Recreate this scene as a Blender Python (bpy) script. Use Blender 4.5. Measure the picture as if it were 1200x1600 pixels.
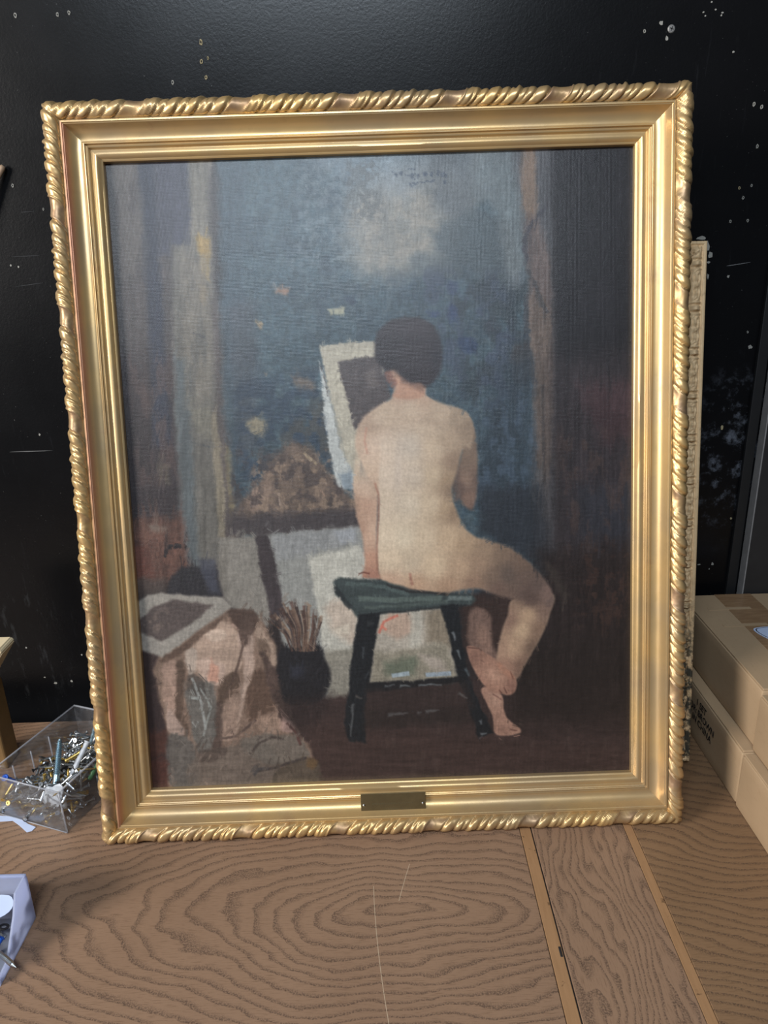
import bpy, bmesh, math, random
import numpy as np
from mathutils import Vector, Matrix, noise as mnoise

for o in list(bpy.data.objects): bpy.data.objects.remove(o)
scene = bpy.context.scene
C = scene.collection
RAD = math.radians

# ---------------------------------------------------------------- camera
PITCH, ROLL, YAW = 0.3412, -0.0339, -0.0045
cam_d = bpy.data.cameras.new('camera'); cam = bpy.data.objects.new('camera', cam_d); C.objects.link(cam)
cam_d.sensor_fit = 'VERTICAL'; cam_d.sensor_height = 36.0; cam_d.lens = 36.0*1150/1600
cam_d.clip_start = 0.01
fw = Vector((math.sin(YAW)*math.cos(PITCH), math.cos(YAW)*math.cos(PITCH), -math.sin(PITCH)))
rt = Vector((math.cos(YAW), -math.sin(YAW), 0)); up = rt.cross(fw)
R_ = rt*math.cos(ROLL)+up*math.sin(ROLL); U_ = up*math.cos(ROLL)-rt*math.sin(ROLL)
m = Matrix.Identity(4)
for i in range(3):
    m[i][0] = R_[i]; m[i][1] = U_[i]; m[i][2] = -fw[i]
EYE = Vector((0.0056, -0.8095, 0.757))
m.translation = EYE
cam.matrix_world = m
scene.camera = cam

# ---------------------------------------------------------------- light
world = bpy.data.worlds.new('room_light'); scene.world = world; world.use_nodes = True
bg = world.node_tree.nodes['Background']; bg.inputs[0].default_value = (0.80, 0.88, 1.0, 1); bg.inputs[1].default_value = 0.085
def area(name, loc, target, sx, sy, power, col):
    d = bpy.data.lights.new(name, 'AREA'); d.shape = 'RECTANGLE'; d.size = sx; d.size_y = sy; d.energy = power; d.color = col
    o = bpy.data.objects.new(name, d); C.objects.link(o); o.location = loc
    o.rotation_euler = (Vector(target)-Vector(loc)).to_track_quat('-Z', 'Y').to_euler()
    return o
area('ceiling_tube_light', (-0.22, -1.50, 1.86), (0, 0.1, 0.6), 1.1, 0.16, 35, (0.78, 0.89, 1.0))
area('window_light', (-2.95, -1.80, 1.45), (0.1, 0.0, 0.3), 1.1, 1.1, 156, (1.0, 0.955, 0.90))
vs = scene.view_settings
scene.display_settings.display_device = 'sRGB'
vs.view_transform = 'Standard'; vs.look = 'None'; vs.gamma = 1.0; vs.use_curve_mapping = False
vs.exposure = 0.0

# ---------------------------------------------------------------- helpers
def lin(c):
    c = np.asarray(c, float)/255.0
    return np.where(c <= 0.04045, c/12.92, ((c+0.055)/1.055)**2.4)
def L4(*c): return tuple(float(x) for x in lin(c)) + (1.0,)

class NT:
    """small node-tree writer"""
    def __init__(s, name):
        s.mat = bpy.data.materials.new(name); s.mat.use_nodes = True
        s.t = s.mat.node_tree; s.n = s.t.nodes; s.bsdf = s.n['Principled BSDF']; s.out = s.n['Material Output']
    def node(s, typ, **kw):
        n = s.n.new(typ)
        for k, v in kw.items(): setattr(n, k, v)
        return n
    def link(s, a, b): s.t.links.new(a, b)
    def put(s, sock, v):
        if hasattr(v, 'is_linked') or hasattr(v, 'links'): s.link(v, sock)
        else: sock.default_value = v
    def coord(s, scale=(1,1,1), loc=(0,0,0), rot=(0,0,0), kind='Object'):
        tc = s.node('ShaderNodeTexCoord'); mp = s.node('ShaderNodeMapping')
        mp.inputs['Scale'].default_value = scale; mp.inputs['Location'].default_value = loc; mp.inputs['Rotation'].default_value = rot
        s.link(tc.outputs[kind], mp.inputs[0]); return mp.outputs[0]
    def noise(s, vec, scale, detail=4, rough=0.55, dist=0.0, out=0):
        n = s.node('ShaderNodeTexNoise'); s.link(vec, n.inputs['Vector'])
        n.inputs['Scale'].default_value = scale; n.inputs['Detail'].default_value = detail
        n.inputs['Roughness'].default_value = rough; n.inputs['Distortion'].default_value = dist
        return n.outputs[out]
    def math(s, op, a, b=0.0, c=0.0, clamp=False):
        n = s.node('ShaderNodeMath', operation=op); n.use_clamp = clamp
        s.put(n.inputs[0], a); s.put(n.inputs[1], b); s.put(n.inputs[2], c); return n.outputs[0]
    def vmath(s, op, a, b=(0,0,0)):
        n = s.node('ShaderNodeVectorMath', operation=op); s.put(n.inputs[0], a); s.put(n.inputs[1], b)
        return n.outputs['Value'] if op in ('LENGTH', 'DISTANCE', 'DOT_PRODUCT') else n.outputs[0]
    def sep(s, v):
        n = s.node('ShaderNodeSeparateXYZ'); s.link(v, n.inputs[0]); return n.outputs
    def comb(s, x, y, z):
        n = s.node('ShaderNodeCombineXYZ'); s.put(n.inputs[0], x); s.put(n.inputs[1], y); s.put(n.inputs[2], z); return n.outputs[0]
    def ramp(s, fac, stops, interp='LINEAR'):
        n = s.node('ShaderNodeValToRGB'); n.color_ramp.interpolation = interp; e = n.color_ramp.elements
        while len(e) < len(stops): e.new(0.5)
        for el, (p, c) in zip(e, stops): el.position = p; el.color = c
        s.link(fac, n.inputs[0]); return n.outputs[0]
    def step(s, fac, a, b):
        n = s.node('ShaderNodeMapRange'); n.interpolation_type = 'SMOOTHSTEP'
        s.put(n.inputs[0], fac); n.inputs[1].default_value = a; n.inputs[2].default_value = b; return n.outputs[0]
    def mix(s, fac, a, b, mode='MIX'):
        n = s.node('ShaderNodeMix', data_type='RGBA', blend_type=mode)
        s.put(n.inputs[0], fac); s.put(n.inputs[6], a); s.put(n.inputs[7], b); return n.outputs[2]
    def bump(s, h, strength=0.3, dist=0.001, normal=None):
        n = s.node('ShaderNodeBump'); n.inputs['Strength'].default_value = strength; n.inputs['Distance'].default_value = dist
        s.link(h, n.inputs['Height'])
        if normal is not None: s.link(normal, n.inputs['Normal'])
        return n.outputs[0]
    def set(s, **kw):
        names = dict(color='Base Color', rough='Roughness', metal='Metallic', spec='Specular IOR Level', normal='Normal', alpha='Alpha',
                     trans='Transmission Weight', ior='IOR', coat='Coat Weight', coat_rough='Coat Roughness', sheen='Sheen Weight')
        for k, v in kw.items(): s.put(s.bsdf.inputs[names[k]], v)
        return s.mat

def mesh_obj(name, verts, faces, mat, parent=None, smooth=False):
    me = bpy.data.meshes.new(name); me.from_pydata([tuple(v) for v in verts], [], faces); me.update()
    if smooth: me.polygons.foreach_set('use_smooth', [True]*len(me.polygons))
    if mat: me.materials.append(mat)
    o = bpy.data.objects.new(name, me); C.objects.link(o)
    if parent: o.parent = parent
    return o
def bm_obj(name, bm, mat, parent=None, smooth=False):
    me = bpy.data.meshes.new(name); bmesh.ops.recalc_face_normals(bm, faces=bm.faces); bm.to_mesh(me); bm.free()
    if smooth: me.polygons.foreach_set('use_smooth', [True]*len(me.polygons))
    if mat: me.materials.append(mat)
    o = bpy.data.objects.new(name, me); C.objects.link(o)
    if parent: o.parent = parent
    return o
def box_bm(x0, x1, y0, y1, z0, z1, bevel=0.0, seg=2):
    bm = bmesh.new(); bmesh.ops.create_cube(bm, size=1)
    for v in bm.verts: v.co = Vector((x0+(v.co.x+.5)*(x1-x0), y0+(v.co.y+.5)*(y1-y0), z0+(v.co.z+.5)*(z1-z0)))
    if bevel: bmesh.ops.bevel(bm, geom=list(bm.edges), offset=bevel, segments=seg, profile=0.5, affect='EDGES')
    return bm
def empty(name, loc=(0,0,0), rot=(0,0,0)):
    o = bpy.data.objects.new(name, None); C.objects.link(o); o.location = loc; o.rotation_euler = rot; o.empty_display_size = 0.05; return o
def tag(o, label, cat, group=None):
    o['label'] = label; o['category'] = cat
    if group: o['group'] = group
    return o
def struct(o): o['kind'] = 'structure'; return o
def lathe(profile, seg=12):
    """profile of (r, z) revolved about z"""
    vs_, fs = [], []
    for r, z in profile:
        for k in range(seg):
            a = 2*math.pi*k/seg; vs_.append((r*math.cos(a), r*math.sin(a), z))
    n = len(profile)
    for i in range(n-1):
        for k in range(seg):
            a, b = i*seg+k, i*seg+(k+1) % seg
            fs.append((a, b, b+seg, a+seg))
    fs.append(tuple(range(seg))[::-1]); fs.append(tuple((n-1)*seg+k for k in range(seg)))
    return vs_, fs

# ---------------------------------------------------------------- numpy noise
def vnoise(x, y, seed=0):
    rng = np.random.RandomState(seed); G = rng.rand(256, 256)
    xi = np.floor(x).astype(int); yi = np.floor(y).astype(int); fx = x-xi; fy = y-yi
    fx = fx*fx*(3-2*fx); fy = fy*fy*(3-2*fy)
    a = G[yi % 256, xi % 256]; b = G[yi % 256, (xi+1) % 256]; c = G[(yi+1) % 256, xi % 256]; d = G[(yi+1) % 256, (xi+1) % 256]
    return (a*(1-fx)+b*fx)*(1-fy)+(c*(1-fx)+d*fx)*fy
def fbm(x, y, seed=0, oct=4):
    s = 0; a = 1; t = 0
    for o in range(oct):
        s = s+a*vnoise(x*2**o+17*o, y*2**o+31*o, seed+o); t += a; a *= .5
    return s/t
def sstep(x, a, b):
    t = np.clip((x-a)/(b-a), 0, 1); return t*t*(3-2*t)

# ================================================================ materials
def mat_gold(name, warm=(202, 166, 110), bole=(140, 98, 80), rough=0.34, wear=0.5, bare=(138, 110, 90)):
    s = NT(name); v = s.coord()
    n1 = s.noise(v, 38, 5, .6); n2 = s.noise(s.coord(scale=(1, 1, 1)), 420, 3, .6); n3 = s.noise(v, 9, 3, .5)
    base = s.mix(s.step(n3, .35, .7), L4(*warm), L4(warm[0]-22, warm[1]-14, warm[2]+2))
    base = s.mix(s.math('MULTIPLY', s.step(n1, .56, .78), wear), base, L4(*bole))
    att = s.node('ShaderNodeAttribute', attribute_name='worn')
    base = s.mix(s.math('MULTIPLY', att.outputs['Fac'], 1.0), base, L4(*bare))
    specks = s.step(n2, .70, .78)
    base = s.mix(s.math('MULTIPLY', specks, .5), base, L4(96, 66, 44))
    r = s.math('ADD', s.math('MULTIPLY', n1, .22), rough-.08)
    r = s.math('ADD', r, s.math('MULTIPLY', att.outputs['Fac'], .12))
    return s.set(color=base, metal=.58, rough=r, normal=s.bump(n2, .10, .0004))
GOLD = mat_gold('gilding')
GOLD_COVE = mat_gold('gilding_smooth', warm=(202, 169, 116), rough=.34, wear=.30, bare=(196, 134, 112))
def mat_simple(name, rgb, rough=.5, metal=0.0, spec=.5, var=.12, scale=40, bump=0.0):
    s = NT(name); v = s.coord(); n = s.noise(v, scale, 4, .6)
    a = np.array(rgb, float)
    col = s.mix(n, L4(*np.clip(a*(1-var), 0, 255)), L4(*np.clip(a*(1+var), 0, 255)))
    kw = dict(color=col, rough=rough, metal=metal, spec=spec)
    if bump: kw['normal'] = s.bump(s.noise(v, scale*6, 3, .6), bump, .0006)
    return s.set(**kw)
STEEL = mat_simple('zinc_steel', (178, 182, 186), .32, .95)
BLUESTEEL = mat_simple('blue_zinc', (150, 176, 190), .30, .8)
BRASSY = mat_simple('yellow_zinc', (205, 176, 104), .34, .9)
BLACKM = mat_simple('black_phosphate', (44, 42, 42), .5, .4)
WHITEP = mat_simple('white_plastic', (200, 204, 210), .42, var=.04)
BLUEP = mat_simple('blue_plastic', (22, 86, 190), .38)
YELLOWP = mat_simple('yellow_pencil', (222, 178, 66), .45)
DARKP = mat_simple('dark_rubber', (34, 32, 32), .6)
GREENP = mat_simple('green_plastic', (60, 120, 70), .4)
BROWNP = mat_simple('brown_plug', (120, 92, 70), .5)
PAPER = mat_simple('white_paper', (186, 198, 224), .7, var=.03)
INK = mat_simple('black_ink', (22, 20, 20), .7)

def mat_clear():
    s = NT('clear_plastic')
    tr = s.node('ShaderNodeBsdfTransparent'); tr.inputs[0].default_value = (.90, .91, .92, 1)
    gl = s.node('ShaderNodeBsdfGlossy'); gl.inputs['Roughness'].default_value = .10; gl.inputs['Color'].default_value = (.9, .92, .95, 1)
    df = s.node('ShaderNodeBsdfDiffuse'); df.inputs[0].default_value = (.55, .56, .60, 1)
    m1 = s.node('ShaderNodeMixShader'); m2 = s.node('ShaderNodeMixShader')
    n = s.noise(s.coord(), 60, 4, .65)
    s.link(s.math('ADD', s.math('MULTIPLY', s.step(n, .45, .8), .10), .03), m1.inputs[0]); s.link(tr.outputs[0], m1.inputs[1]); s.link(df.outputs[0], m1.inputs[2])
    lw = s.node('ShaderNodeLayerWeight'); lw.inputs[0].default_value = .25
    s.link(s.math('ADD', s.math('MULTIPLY', lw.outputs['Facing'], .22), .04), m2.inputs[0]); s.link(m1.outputs[0], m2.inputs[1]); s.link(gl.outputs[0], m2.inputs[2])
    s.link(m2.outputs[0], s.out.inputs[0]); return s.mat
CLEAR = mat_clear()
def mat_bin():
    s = NT('milky_plastic'); n = s.noise(s.coord(), 30, 4, .6)
    col = s.mix(n, L4(200, 208, 232), L4(222, 228, 246)); s.set(color=col, rough=.38)
    tl = s.node('ShaderNodeBsdfTranslucent'); s.link(col, tl.inputs[0]); mx = s.node('ShaderNodeMixShader'); mx.inputs[0].default_value = .72
    s.link(s.bsdf.outputs[0], mx.inputs[1]); s.link(tl.outputs[0], mx.inputs[2]); s.link(mx.outputs[0], s.out.inputs[0]); return s.mat
BINM = mat_bin()

def mat_wall():
    s = NT('black_painted_board'); v = s.coord()
    n = s.noise(v, 7, 5, .6); col = s.mix(n, L4(8, 8, 9), L4(15, 15, 17))
    # scuffs: vertical streaks and fine specks of dust and plaster
    st = s.noise(s.coord(scale=(1, 1, .10)), 120, 4, .7); col = s.mix(s.math('MULTIPLY', s.step(st, .60, .85), .35), col, L4(46, 47, 50))
    sp = s.noise(v, 330, 2, .5); col = s.mix(s.math('MULTIPLY', s.step(sp, .735, .78), .6), col, L4(96, 96, 94))
    # chalky mildew blotches low on the right
    d = s.vmath('DISTANCE', s.vmath('MULTIPLY', v, (1, 0, .42)), (.565, 0, .425*.42))
    ms = s.math('SUBTRACT', 1.0, s.step(d, .012, .078))
    bl = s.step(s.noise(v, 34, 7, .72), .50, .68)
    col = s.mix(s.math('MULTIPLY', s.math('MULTIPLY', ms, bl), .55), col, L4(120, 125, 136))
    d2 = s.vmath('DISTANCE', v, (.588, 0, .600)); ms2 = s.math('SUBTRACT', 1.0, s.step(d2, .010, .042))
    bl2 = s.step(s.noise(v, 60, 6, .7), .44, .62)
    col = s.mix(s.math('MULTIPLY', s.math('MULTIPLY', ms2, bl2), .8), col, L4(132, 140, 164))
    # faint smear on the left low down
    d3 = s.vmath('DISTANCE', s.vmath('MULTIPLY', v, (1, 0, .5)), (-.635, 0, .06)); ms3 = s.math('SUBTRACT', 1.0, s.step(d3, .02, .10))
    bl3 = s.step(s.noise(s.coord(scale=(1, 1, .3)), 60, 6, .7), .56, .74)
    col = s.mix(s.math('MULTIPLY', s.math('MULTIPLY', ms3, bl3), .35), col, L4(66, 68, 70))
    h = s.noise(v, 260, 4, .65)
    return s.set(color=col, rough=s.math('ADD', s.math('MULTIPLY', n, .10), .23), spec=.21, normal=s.bump(h, .16, .0010))
WALLM = mat_wall()
CHIP = mat_simple('bare_plaster', (132, 130, 124), .85, scale=300, var=.2)
CHIPT = mat_simple('bare_timber', (142, 130, 100), .85, scale=300, var=.2)
HOLE = mat_simple('hole_dark', (8, 8, 8), .9)
TRIMM = mat_simple('black_trim_paint', (24, 24, 25), .5, var=.2)
EDGEM = mat_simple('grey_board_edge', (136, 132, 130), .6, var=.14, scale=60)
BOARDM = mat_simple('dark_board_face', (40, 38, 38), .55, var=.2, scale=30)

def mat_oak(name, kind):
    s = NT(name); v = s.coord(); x, y, z = s.sep(v)
    wob = s.noise(s.coord(scale=(3.2, 6, 1)), 1.0, 2, .5); wob2 = s.noise(s.coord(scale=(16, 30, 1)), 1.0, 3, .55)
    if kind == 'left':
        # nested cathedral rings stretched along the board
        px = s.math('MULTIPLY', s.math('SUBTRACT', x, .02), 1.0); py = s.math('MULTIPLY', s.math('SUBTRACT', y, -.125), 3.0)
        d = s.vmath('LENGTH', s.comb(px, py, 0.0))
        f = s.math('ADD', s.math('MULTIPLY', d, 32.0), s.math('MULTIPLY', wob, 9.0))
        f = s.math('ADD', f, s.math('MULTIPLY', wob2, 1.6))
        fine = s.noise(s.coord(scale=(60, 900, 1)), 1.0, 3, .6)
    elif kind == 'mid':
        f = s.math('ADD', s.math('MULTIPLY', x, 95.0), s.math('MULTIPLY', s.noise(s.coord(scale=(14, 5, 1)), 1.0, 3, .5), 11.0))
        fine = s.noise(s.coord(scale=(900, 60, 1)), 1.0, 3, .6)
    else:
        f = s.math('ADD', s.math('MULTIPLY', s.math('ADD', y, s.math('MULTIPLY', x, .25)), 75.0), s.math('MULTIPLY', wob, 9.0))
        f = s.math('ADD', f, s.math('MULTIPLY', wob2, 1.2))
        fine = s.noise(s.coord(scale=(60, 900, 1)), 1.0, 3, .6)
    fr = s.math('FRACT', f)
    tri = s.math('ABSOLUTE', s.math('SUBTRACT', fr, .5))          # 0 at ring line
    line = s.math('MULTIPLY', s.step(fr, .44, .88), s.math('SUBTRACT', 1.0, s.step(fr, .90, 1.0)))
    pore = s.step(s.noise(v, 520, 2, .6), .40, .60)
    line = s.math('MULTIPLY', line, s.math('ADD', s.math('MULTIPLY', pore, .8), .15))
    tone = s.noise(v, 5, 3, .5)
    base = s.mix(tone, L4(126, 99, 79), L4(152, 122, 98)) if kind != 'right' else s.mix(tone, L4(114, 88, 64), L4(140, 110, 82))
    base = s.mix(s.math('MULTIPLY', s.step(fine, .50, .72), .45), base, L4(84, 60, 42))
    base = s.mix(s.math('MULTIPLY', line, .68), base, L4(56, 44, 40))
    sp = s.noise(v, 24, 2, .5); base = s.mix(s.math('MULTIPLY', s.step(sp, .76, .80), .8), base, L4(44, 34, 28))
    if kind == 'left':   # two pale hairline scratches
        for (x0, y0, ang, ln) in ((-.020, -.19, RAD(96), .10), (.012, -.085, RAD(75), .03)):
            q = s.sep(s.vmath('SUBTRACT', v, (x0, y0, 0)))
            ca, sa = math.cos(ang), math.sin(ang)
            al = s.math('ADD', s.math('MULTIPLY', q[0], ca), s.math('MULTIPLY', q[1], sa))
            ac = s.math('ADD', s.math('MULTIPLY', q[0], -sa), s.math('MULTIPLY', q[1], ca))
            ac = s.math('ADD', ac, s.math('MULTIPLY', s.math('MULTIPLY', al, al), .35))
            mk = s.math('MULTIPLY', s.math('LESS_THAN', s.math('ABSOLUTE', ac), .0004), s.math('LESS_THAN', s.math('ABSOLUTE', al), ln))
            base = s.mix(s.math('MULTIPLY', mk, .6), base, L4(196, 176, 150))
    h = s.math('SUBTRACT', s.math('MULTIPLY', s.noise(v, 200, 3, .6), .4), line)
    return s.set(color=base, rough=s.math('ADD', s.math('MULTIPLY', tone, .15), .42), spec=.35, normal=s.bump(h, .22, .0008))
OAKL, OAKM, OAKR = mat_oak('oak_flame', 'left'), mat_oak('oak_straight', 'mid'), mat_oak('oak_cross', 'right')
def mat_strip():
    s = NT('pale_inlay'); v = s.coord(); n = s.noise(s.coord(scale=(200, 20, 1)), 1, 4, .6)
    col = s.mix(n, L4(138, 104, 72), L4(168, 130, 94)); sp = s.noise(v, 60, 3, .6)
    col = s.mix(s.math('MULTIPLY', s.step(sp, .66, .74), .8), col, L4(64, 44, 30))
    return s.set(color=col, rough=.5, spec=.3)
STRIPM = mat_strip()
DARKWOOD = mat_simple('gap_filler', (26, 20, 16), .9)

def mat_card(name, c=(168, 143, 114)):
    s = NT(name); v = s.coord(); n = s.noise(v, 14, 4, .6); fib = s.noise(s.coord(scale=(1, .15, 1)), 500, 3, .6)
    col = s.mix(n, L4(c[0]-10, c[1]-10, c[2]-10), L4(c[0]+6, c[1]+5, c[2]+4))
    col = s.mix(s.math('MULTIPLY', s.step(fib, .55, .75), .25), col, L4(c[0]-34, c[1]-34, c[2]-34))
    return s.set(color=col, rough=.78, spec=.2, normal=s.bump(n, .2, .002))
CARD = mat_card('corrugated_card')
CARDIN = mat_card('card_edge', (150, 122, 92))
def mat_tape():
    s = NT('brown_tape'); v = s.coord(); n = s.noise(s.coord(scale=(1, 6, 1)), 30, 5, .7)
    col = s.mix(s.step(n, .3, .75), L4(132, 102, 74), L4(156, 124, 92))
    return s.set(color=col, rough=.30, spec=.5)
TAPE = mat_tape()
def mat_plaster_frame():
    s = NT('aged_composition'); v = s.coord(); n = s.noise(v, 30, 5, .6)
    col = s.mix(n, L4(204, 170, 126), L4(232, 202, 160))
    col = s.mix(s.math('MULTIPLY', s.step(s.noise(v, 90, 4, .6), .56, .7), .4), col, L4(140, 112, 84))
    x, y, z = s.sep(v)
    low = s.math('SUBTRACT', 1.0, s.step(s.math('ADD', z, s.math('MULTIPLY', n, .10)), .20, .36))   # flaked, dirty lower length
    col = s.mix(s.math('MULTIPLY', low, s.step(s.noise(v, 70, 5, .7), .36, .55)), col, L4(64, 60, 50))
    return s.set(color=col, rough=.6, metal=.12, spec=.4)
PLASTERF = mat_plaster_frame()
PINE = mat_simple('raw_pine', (226, 206, 168), .65, scale=60, var=.07)
OLDWOOD = mat_simple('varnished_post', (112, 86, 52), .45, scale=30, var=.2)
STICK = mat_simple('dowel_wood', (150, 124, 100), .6, scale=40)

# ================================================================ setting
YW = 0.355                      # wall plane
wall = struct(bm_obj('wall_back', box_bm(-2.2, 2.2, YW, YW+.04, -.9, 2.3), WALLM))

def wall_xz(px, py, Y=YW):      # a spot measured on the photograph, as a place on the wall
    q = R_*((px-600)/1150)-U_*((py-800)/1150)+fw; t = (Y-EYE.y)/q.y
    p = EYE+q*t; return p.x, p.z
def table_xy(px, py, z=0.0):
    q = R_*((px-600)/1150)-U_*((py-800)/1150)+fw; t = (z-EYE.z)/q.z
    p = EYE+q*t; return p.x, p.y

rnd = random.Random(4)
def chip(px, py, w, h, mat, name='paint_chip', n=9, seed=0, rot=0.0):
    """irregular shallow chip plate set on the wall face; w,h in mm"""
    r = random.Random(seed); x, z = wall_xz(px, py); vs_, fs = [], []
    for k in range(n):
        a = 2*math.pi*k/n; q = .65+.5*r.random()
        dx, dz = w/2500*math.cos(a)*q, h/2500*math.sin(a)*q
        vs_.append((dx*math.cos(rot)-dz*math.sin(rot), -.0006, dx*math.sin(rot)+dz*math.cos(rot)))
    vs_ += [(v[0]*1.08, .0006, v[2]*1.08) for v in vs_]
    fs.append(tuple(range(n))[::-1]); fs += [(k, (k+1) % n, n+(k+1) % n, n+k) for k in range(n)]
    o = mesh_obj(name, vs_, fs, mat, wall); o.location = (x, YW, z); return o
def ring_hole(px, py, w=7.0, seed=0, mat=CHIPT):
    """screw hole with a torn pale rim"""
    r = random.Random(seed); x, z = wall_xz(px, py); n = 12; vs_, fs = [], []
    rr = [w/2500*(.8+.4*r.random()) for _ in range(n)]
    for ring, (k1, yy) in enumerate(((1.0, .0004), (.8, -.0011), (.48, -.0009), (.40, .0002))):
        for k in range(n):
            a = 2*math.pi*k/n; q = rr[k]*k1; vs_.append((q*.72*math.cos(a), yy, q*1.15*math.sin(a)))
    for i in range(3):
        for k in range(n): fs.append((i*n+k, i*n+(k+1) % n, (i+1)*n+(k+1) % n, (i+1)*n+k))
    o = mesh_obj('screw_hole', vs_, fs, mat, wall); o.location = (x, YW, z)
    c = mesh_obj('hole_core', [(vs_[3*n+k][0]*1.05, -.0002, vs_[3*n+k][2]*1.05) for k in range(n)]+[(vs_[3*n+k][0]*1.05, .0006, vs_[3*n+k][2]*1.05) for k in range(n)],
                 [tuple(range(n))[::-1]]+[(k, (k+1) % n, n+(k+1) % n, n+k) for k in range(n)], HOLE, o)
    return o
for i, (px, py, w) in enumerate(((24, 24, 8), (90, 23, 7), (108, 20, 7), (314, 66, 9), (315, 96, 8), (325, 91, 5), (322, 121, 7), (270, 129, 8), (20, 290, 7), (68, 327, 5),
        (1007, 49, 6), (1178, 163, 7), (1190, 167, 7), (1183, 229, 7), (1174, 290, 5), (1161, 309, 6), (1155, 294, 6), (1168, 345, 6), (1141, 346, 6), (1168, 519, 5))):
    ring_hole(px, py, w, i, CHIPT if i in (3, 4, 5, 6, 16) else CHIP)
for i, (px, py, w, h) in enumerate(((1033, 36, 6, 8), (1042, 60, 5, 8), (1146, 81, 4, 4), (1138, 432, 5, 6), (17, 415, 4, 5), (29, 417, 4, 5), (62, 679, 4, 5),
        (1107, 410, 8, 5), (1104, 385, 12, 20), (1106, 432, 5, 11), (1096, 372, 18, 8), (1110, 398, 9, 12), (1172, 542, 8, 8), (1128, 668, 5, 10), (1142, 810, 4, 6),
        (1154, 846, 6, 14), (1151, 880, 5, 7), (1145, 895, 4, 6), (1113, 881, 6, 7), (1092, 882, 7, 3), (1139, 915, 5, 8), (1155, 809, 5, 6), (1157, 827, 4, 10), (1108, 889, 3, 3),
        (87, 1067, 8, 5), (112, 1064, 6, 6), (70, 1058, 5, 3), (128, 1023, 4, 4), (41, 1012, 4, 4), (1112, 3, 3, 3), (1118, 15, 3, 3), (1129, 20, 4, 3), (1127, 24, 3, 3), (1102, 25, 3, 3), (1099, 19, 3, 3))):
    chip(px, py, w, h, CHIPT if i in (14, 15, 13) else CHIP, seed=i+40)
for i, (px, py, w, ang) in enumerate(((1152, 413, 46, .12), (50, 705, 86, .0), (42, 331, 26, .03), (45, 445, 70, .10), (45, 400, 60, .0))):
    chip(px, py, w, 1.3 if i in (0, 1) else .8, mat_simple('scratch_grey', (104, 104, 104) if i < 2 else (48, 49, 52), .8), 'scratch', 14, i, ang)
# a cross-head screw left in the wall
x, z = wall_xz(1049, 45)
vs_, fs = lathe([(.0002, 0), (.0052, 0), (.0052, .0006), (.0040, .0016), (.0005, .0018)], 14)
sc = mesh_obj('screw', vs_, fs, mat_simple('dull_screw', (128, 126, 124), .5, .5), wall); sc.location = (x, YW+.0004, z); sc.rotation_euler = (RAD(90), RAD(20), 0)
for a in (0, 90):
    b = bm_obj('cross_slot', box_bm(-.0026, .0026, -.0005, .0005, .0014, .00195), HOLE, sc); b.rotation_euler = (0, 0, RAD(a))

# vertical trim and dark board right of the wall
bxl = wall_xz(1161, 920, .335)[0]
struct(bm_obj('trim_1', box_bm(bxl-.022, bxl-.006, YW-.007, YW, -.1, 2.2, .001), TRIMM))
board = empty('dark_board', (bxl, .335, -.04)); tag(board, 'tall dark board standing against the black wall behind the cartons', 'board')
bm_obj('face_panel', box_bm(.0012, .34, 0, .018, 0, 1.9, .0008), BOARDM, board)
bm_obj('edge_strip', box_bm(-.001, .0012, -.0006, .0186, 0, 1.9, .0005), EDGEM, board)

# ================================================================ table
table = empty('oak_table', (0, 0, 0)); tag(table, 'worn oak table top with two pale inlay strips', 'table')
TH = .045
def plank(name, x0, x1, mat, z=0.0, y0=-.75, y1=.284):
    return bm_obj(name, box_bm(x0, x1, y0, y1, -TH, z, .0008), mat, table)
plank('board', -1.2, .1735, OAKL); plank('board', .1905, .3165, OAKM); plank('board', .3290, 1.1, OAKR)
plank('inlay_strip', .1740, .1890, STRIPM, -.0003); plank('inlay_strip', .3168, .3287, STRIPM, -.0003)
bm_obj('joint_filler', box_bm(.1889, .1906, -.75, .284, -TH, -.0012), DARKWOOD, table)
bm_obj('burn_mark', box_bm(.1842, .1890, -.197, -.182, -.0030, -.0001, .0014), DARKP, table)

# ================================================================ the gilt frame and its painting
W, H = 0.80, 0.9638
LEAN, PSI = 0.2209, 0.0092
pic = empty('framed_painting', (0, 0, .0004), (-LEAN, 0, PSI))
tag(pic, 'large gilt framed oil painting of a seated nude seen from behind, leaning against black wall', 'painting')
SIGHT = 0.0655
COVE = [(.0195, .009), (.0215, .0105), (.0235, .0105), (.0242, .0090), (.0252, .0086), (.0264, .0060), (.0285, .0015), (.0310, -.0018), (.0345, -.0044), (.0385, -.0060), (.0425, -.0066),
        (.0452, -.0062), (.0462, -.0054), (.0472, -.0056), (.0476, -.0086), (.0490, -.0092)]
SIGHTP = [(.0488, -.0094), (.0494, -.0080), (.0504, -.0076), (.0514, -.0082), (.0520, -.0104), (.0532, -.0116), (.0552, -.0114), (.0575, -.0106), (.0595, -.0110), (.0615, -.0130), (.0632, -.0158), (.0645, -.0162), (.0655, -.0172), (.0655, -.0250)]
ROLL_P = [(.0085, -.034), (.0072, -.030), (.0042, -.018), (.0, -.004), (.0004, .002), (.0016, .0072), (.0034, .0112), (.0056, .0140), (.0082, .0156), (.0108, .0158), (.0134, .0148), (.0158, .0128), (.0178, .0102), (.0192, .0080), (.0202, .0070)]
def resample(P, n):
    P = np.array(P); d = np.r_[0, np.cumsum(np.hypot(*np.diff(P, axis=0).T))]
    t = np.linspace(0, d[-1], n); return np.stack([np.interp(t, d, P[:, 0]), np.interp(t, d, P[:, 1])], 1)
ROLL_P = [(.0028+s_*(.0252-.0028)/.0202, h_) for s_, h_ in ROLL_P]
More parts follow.
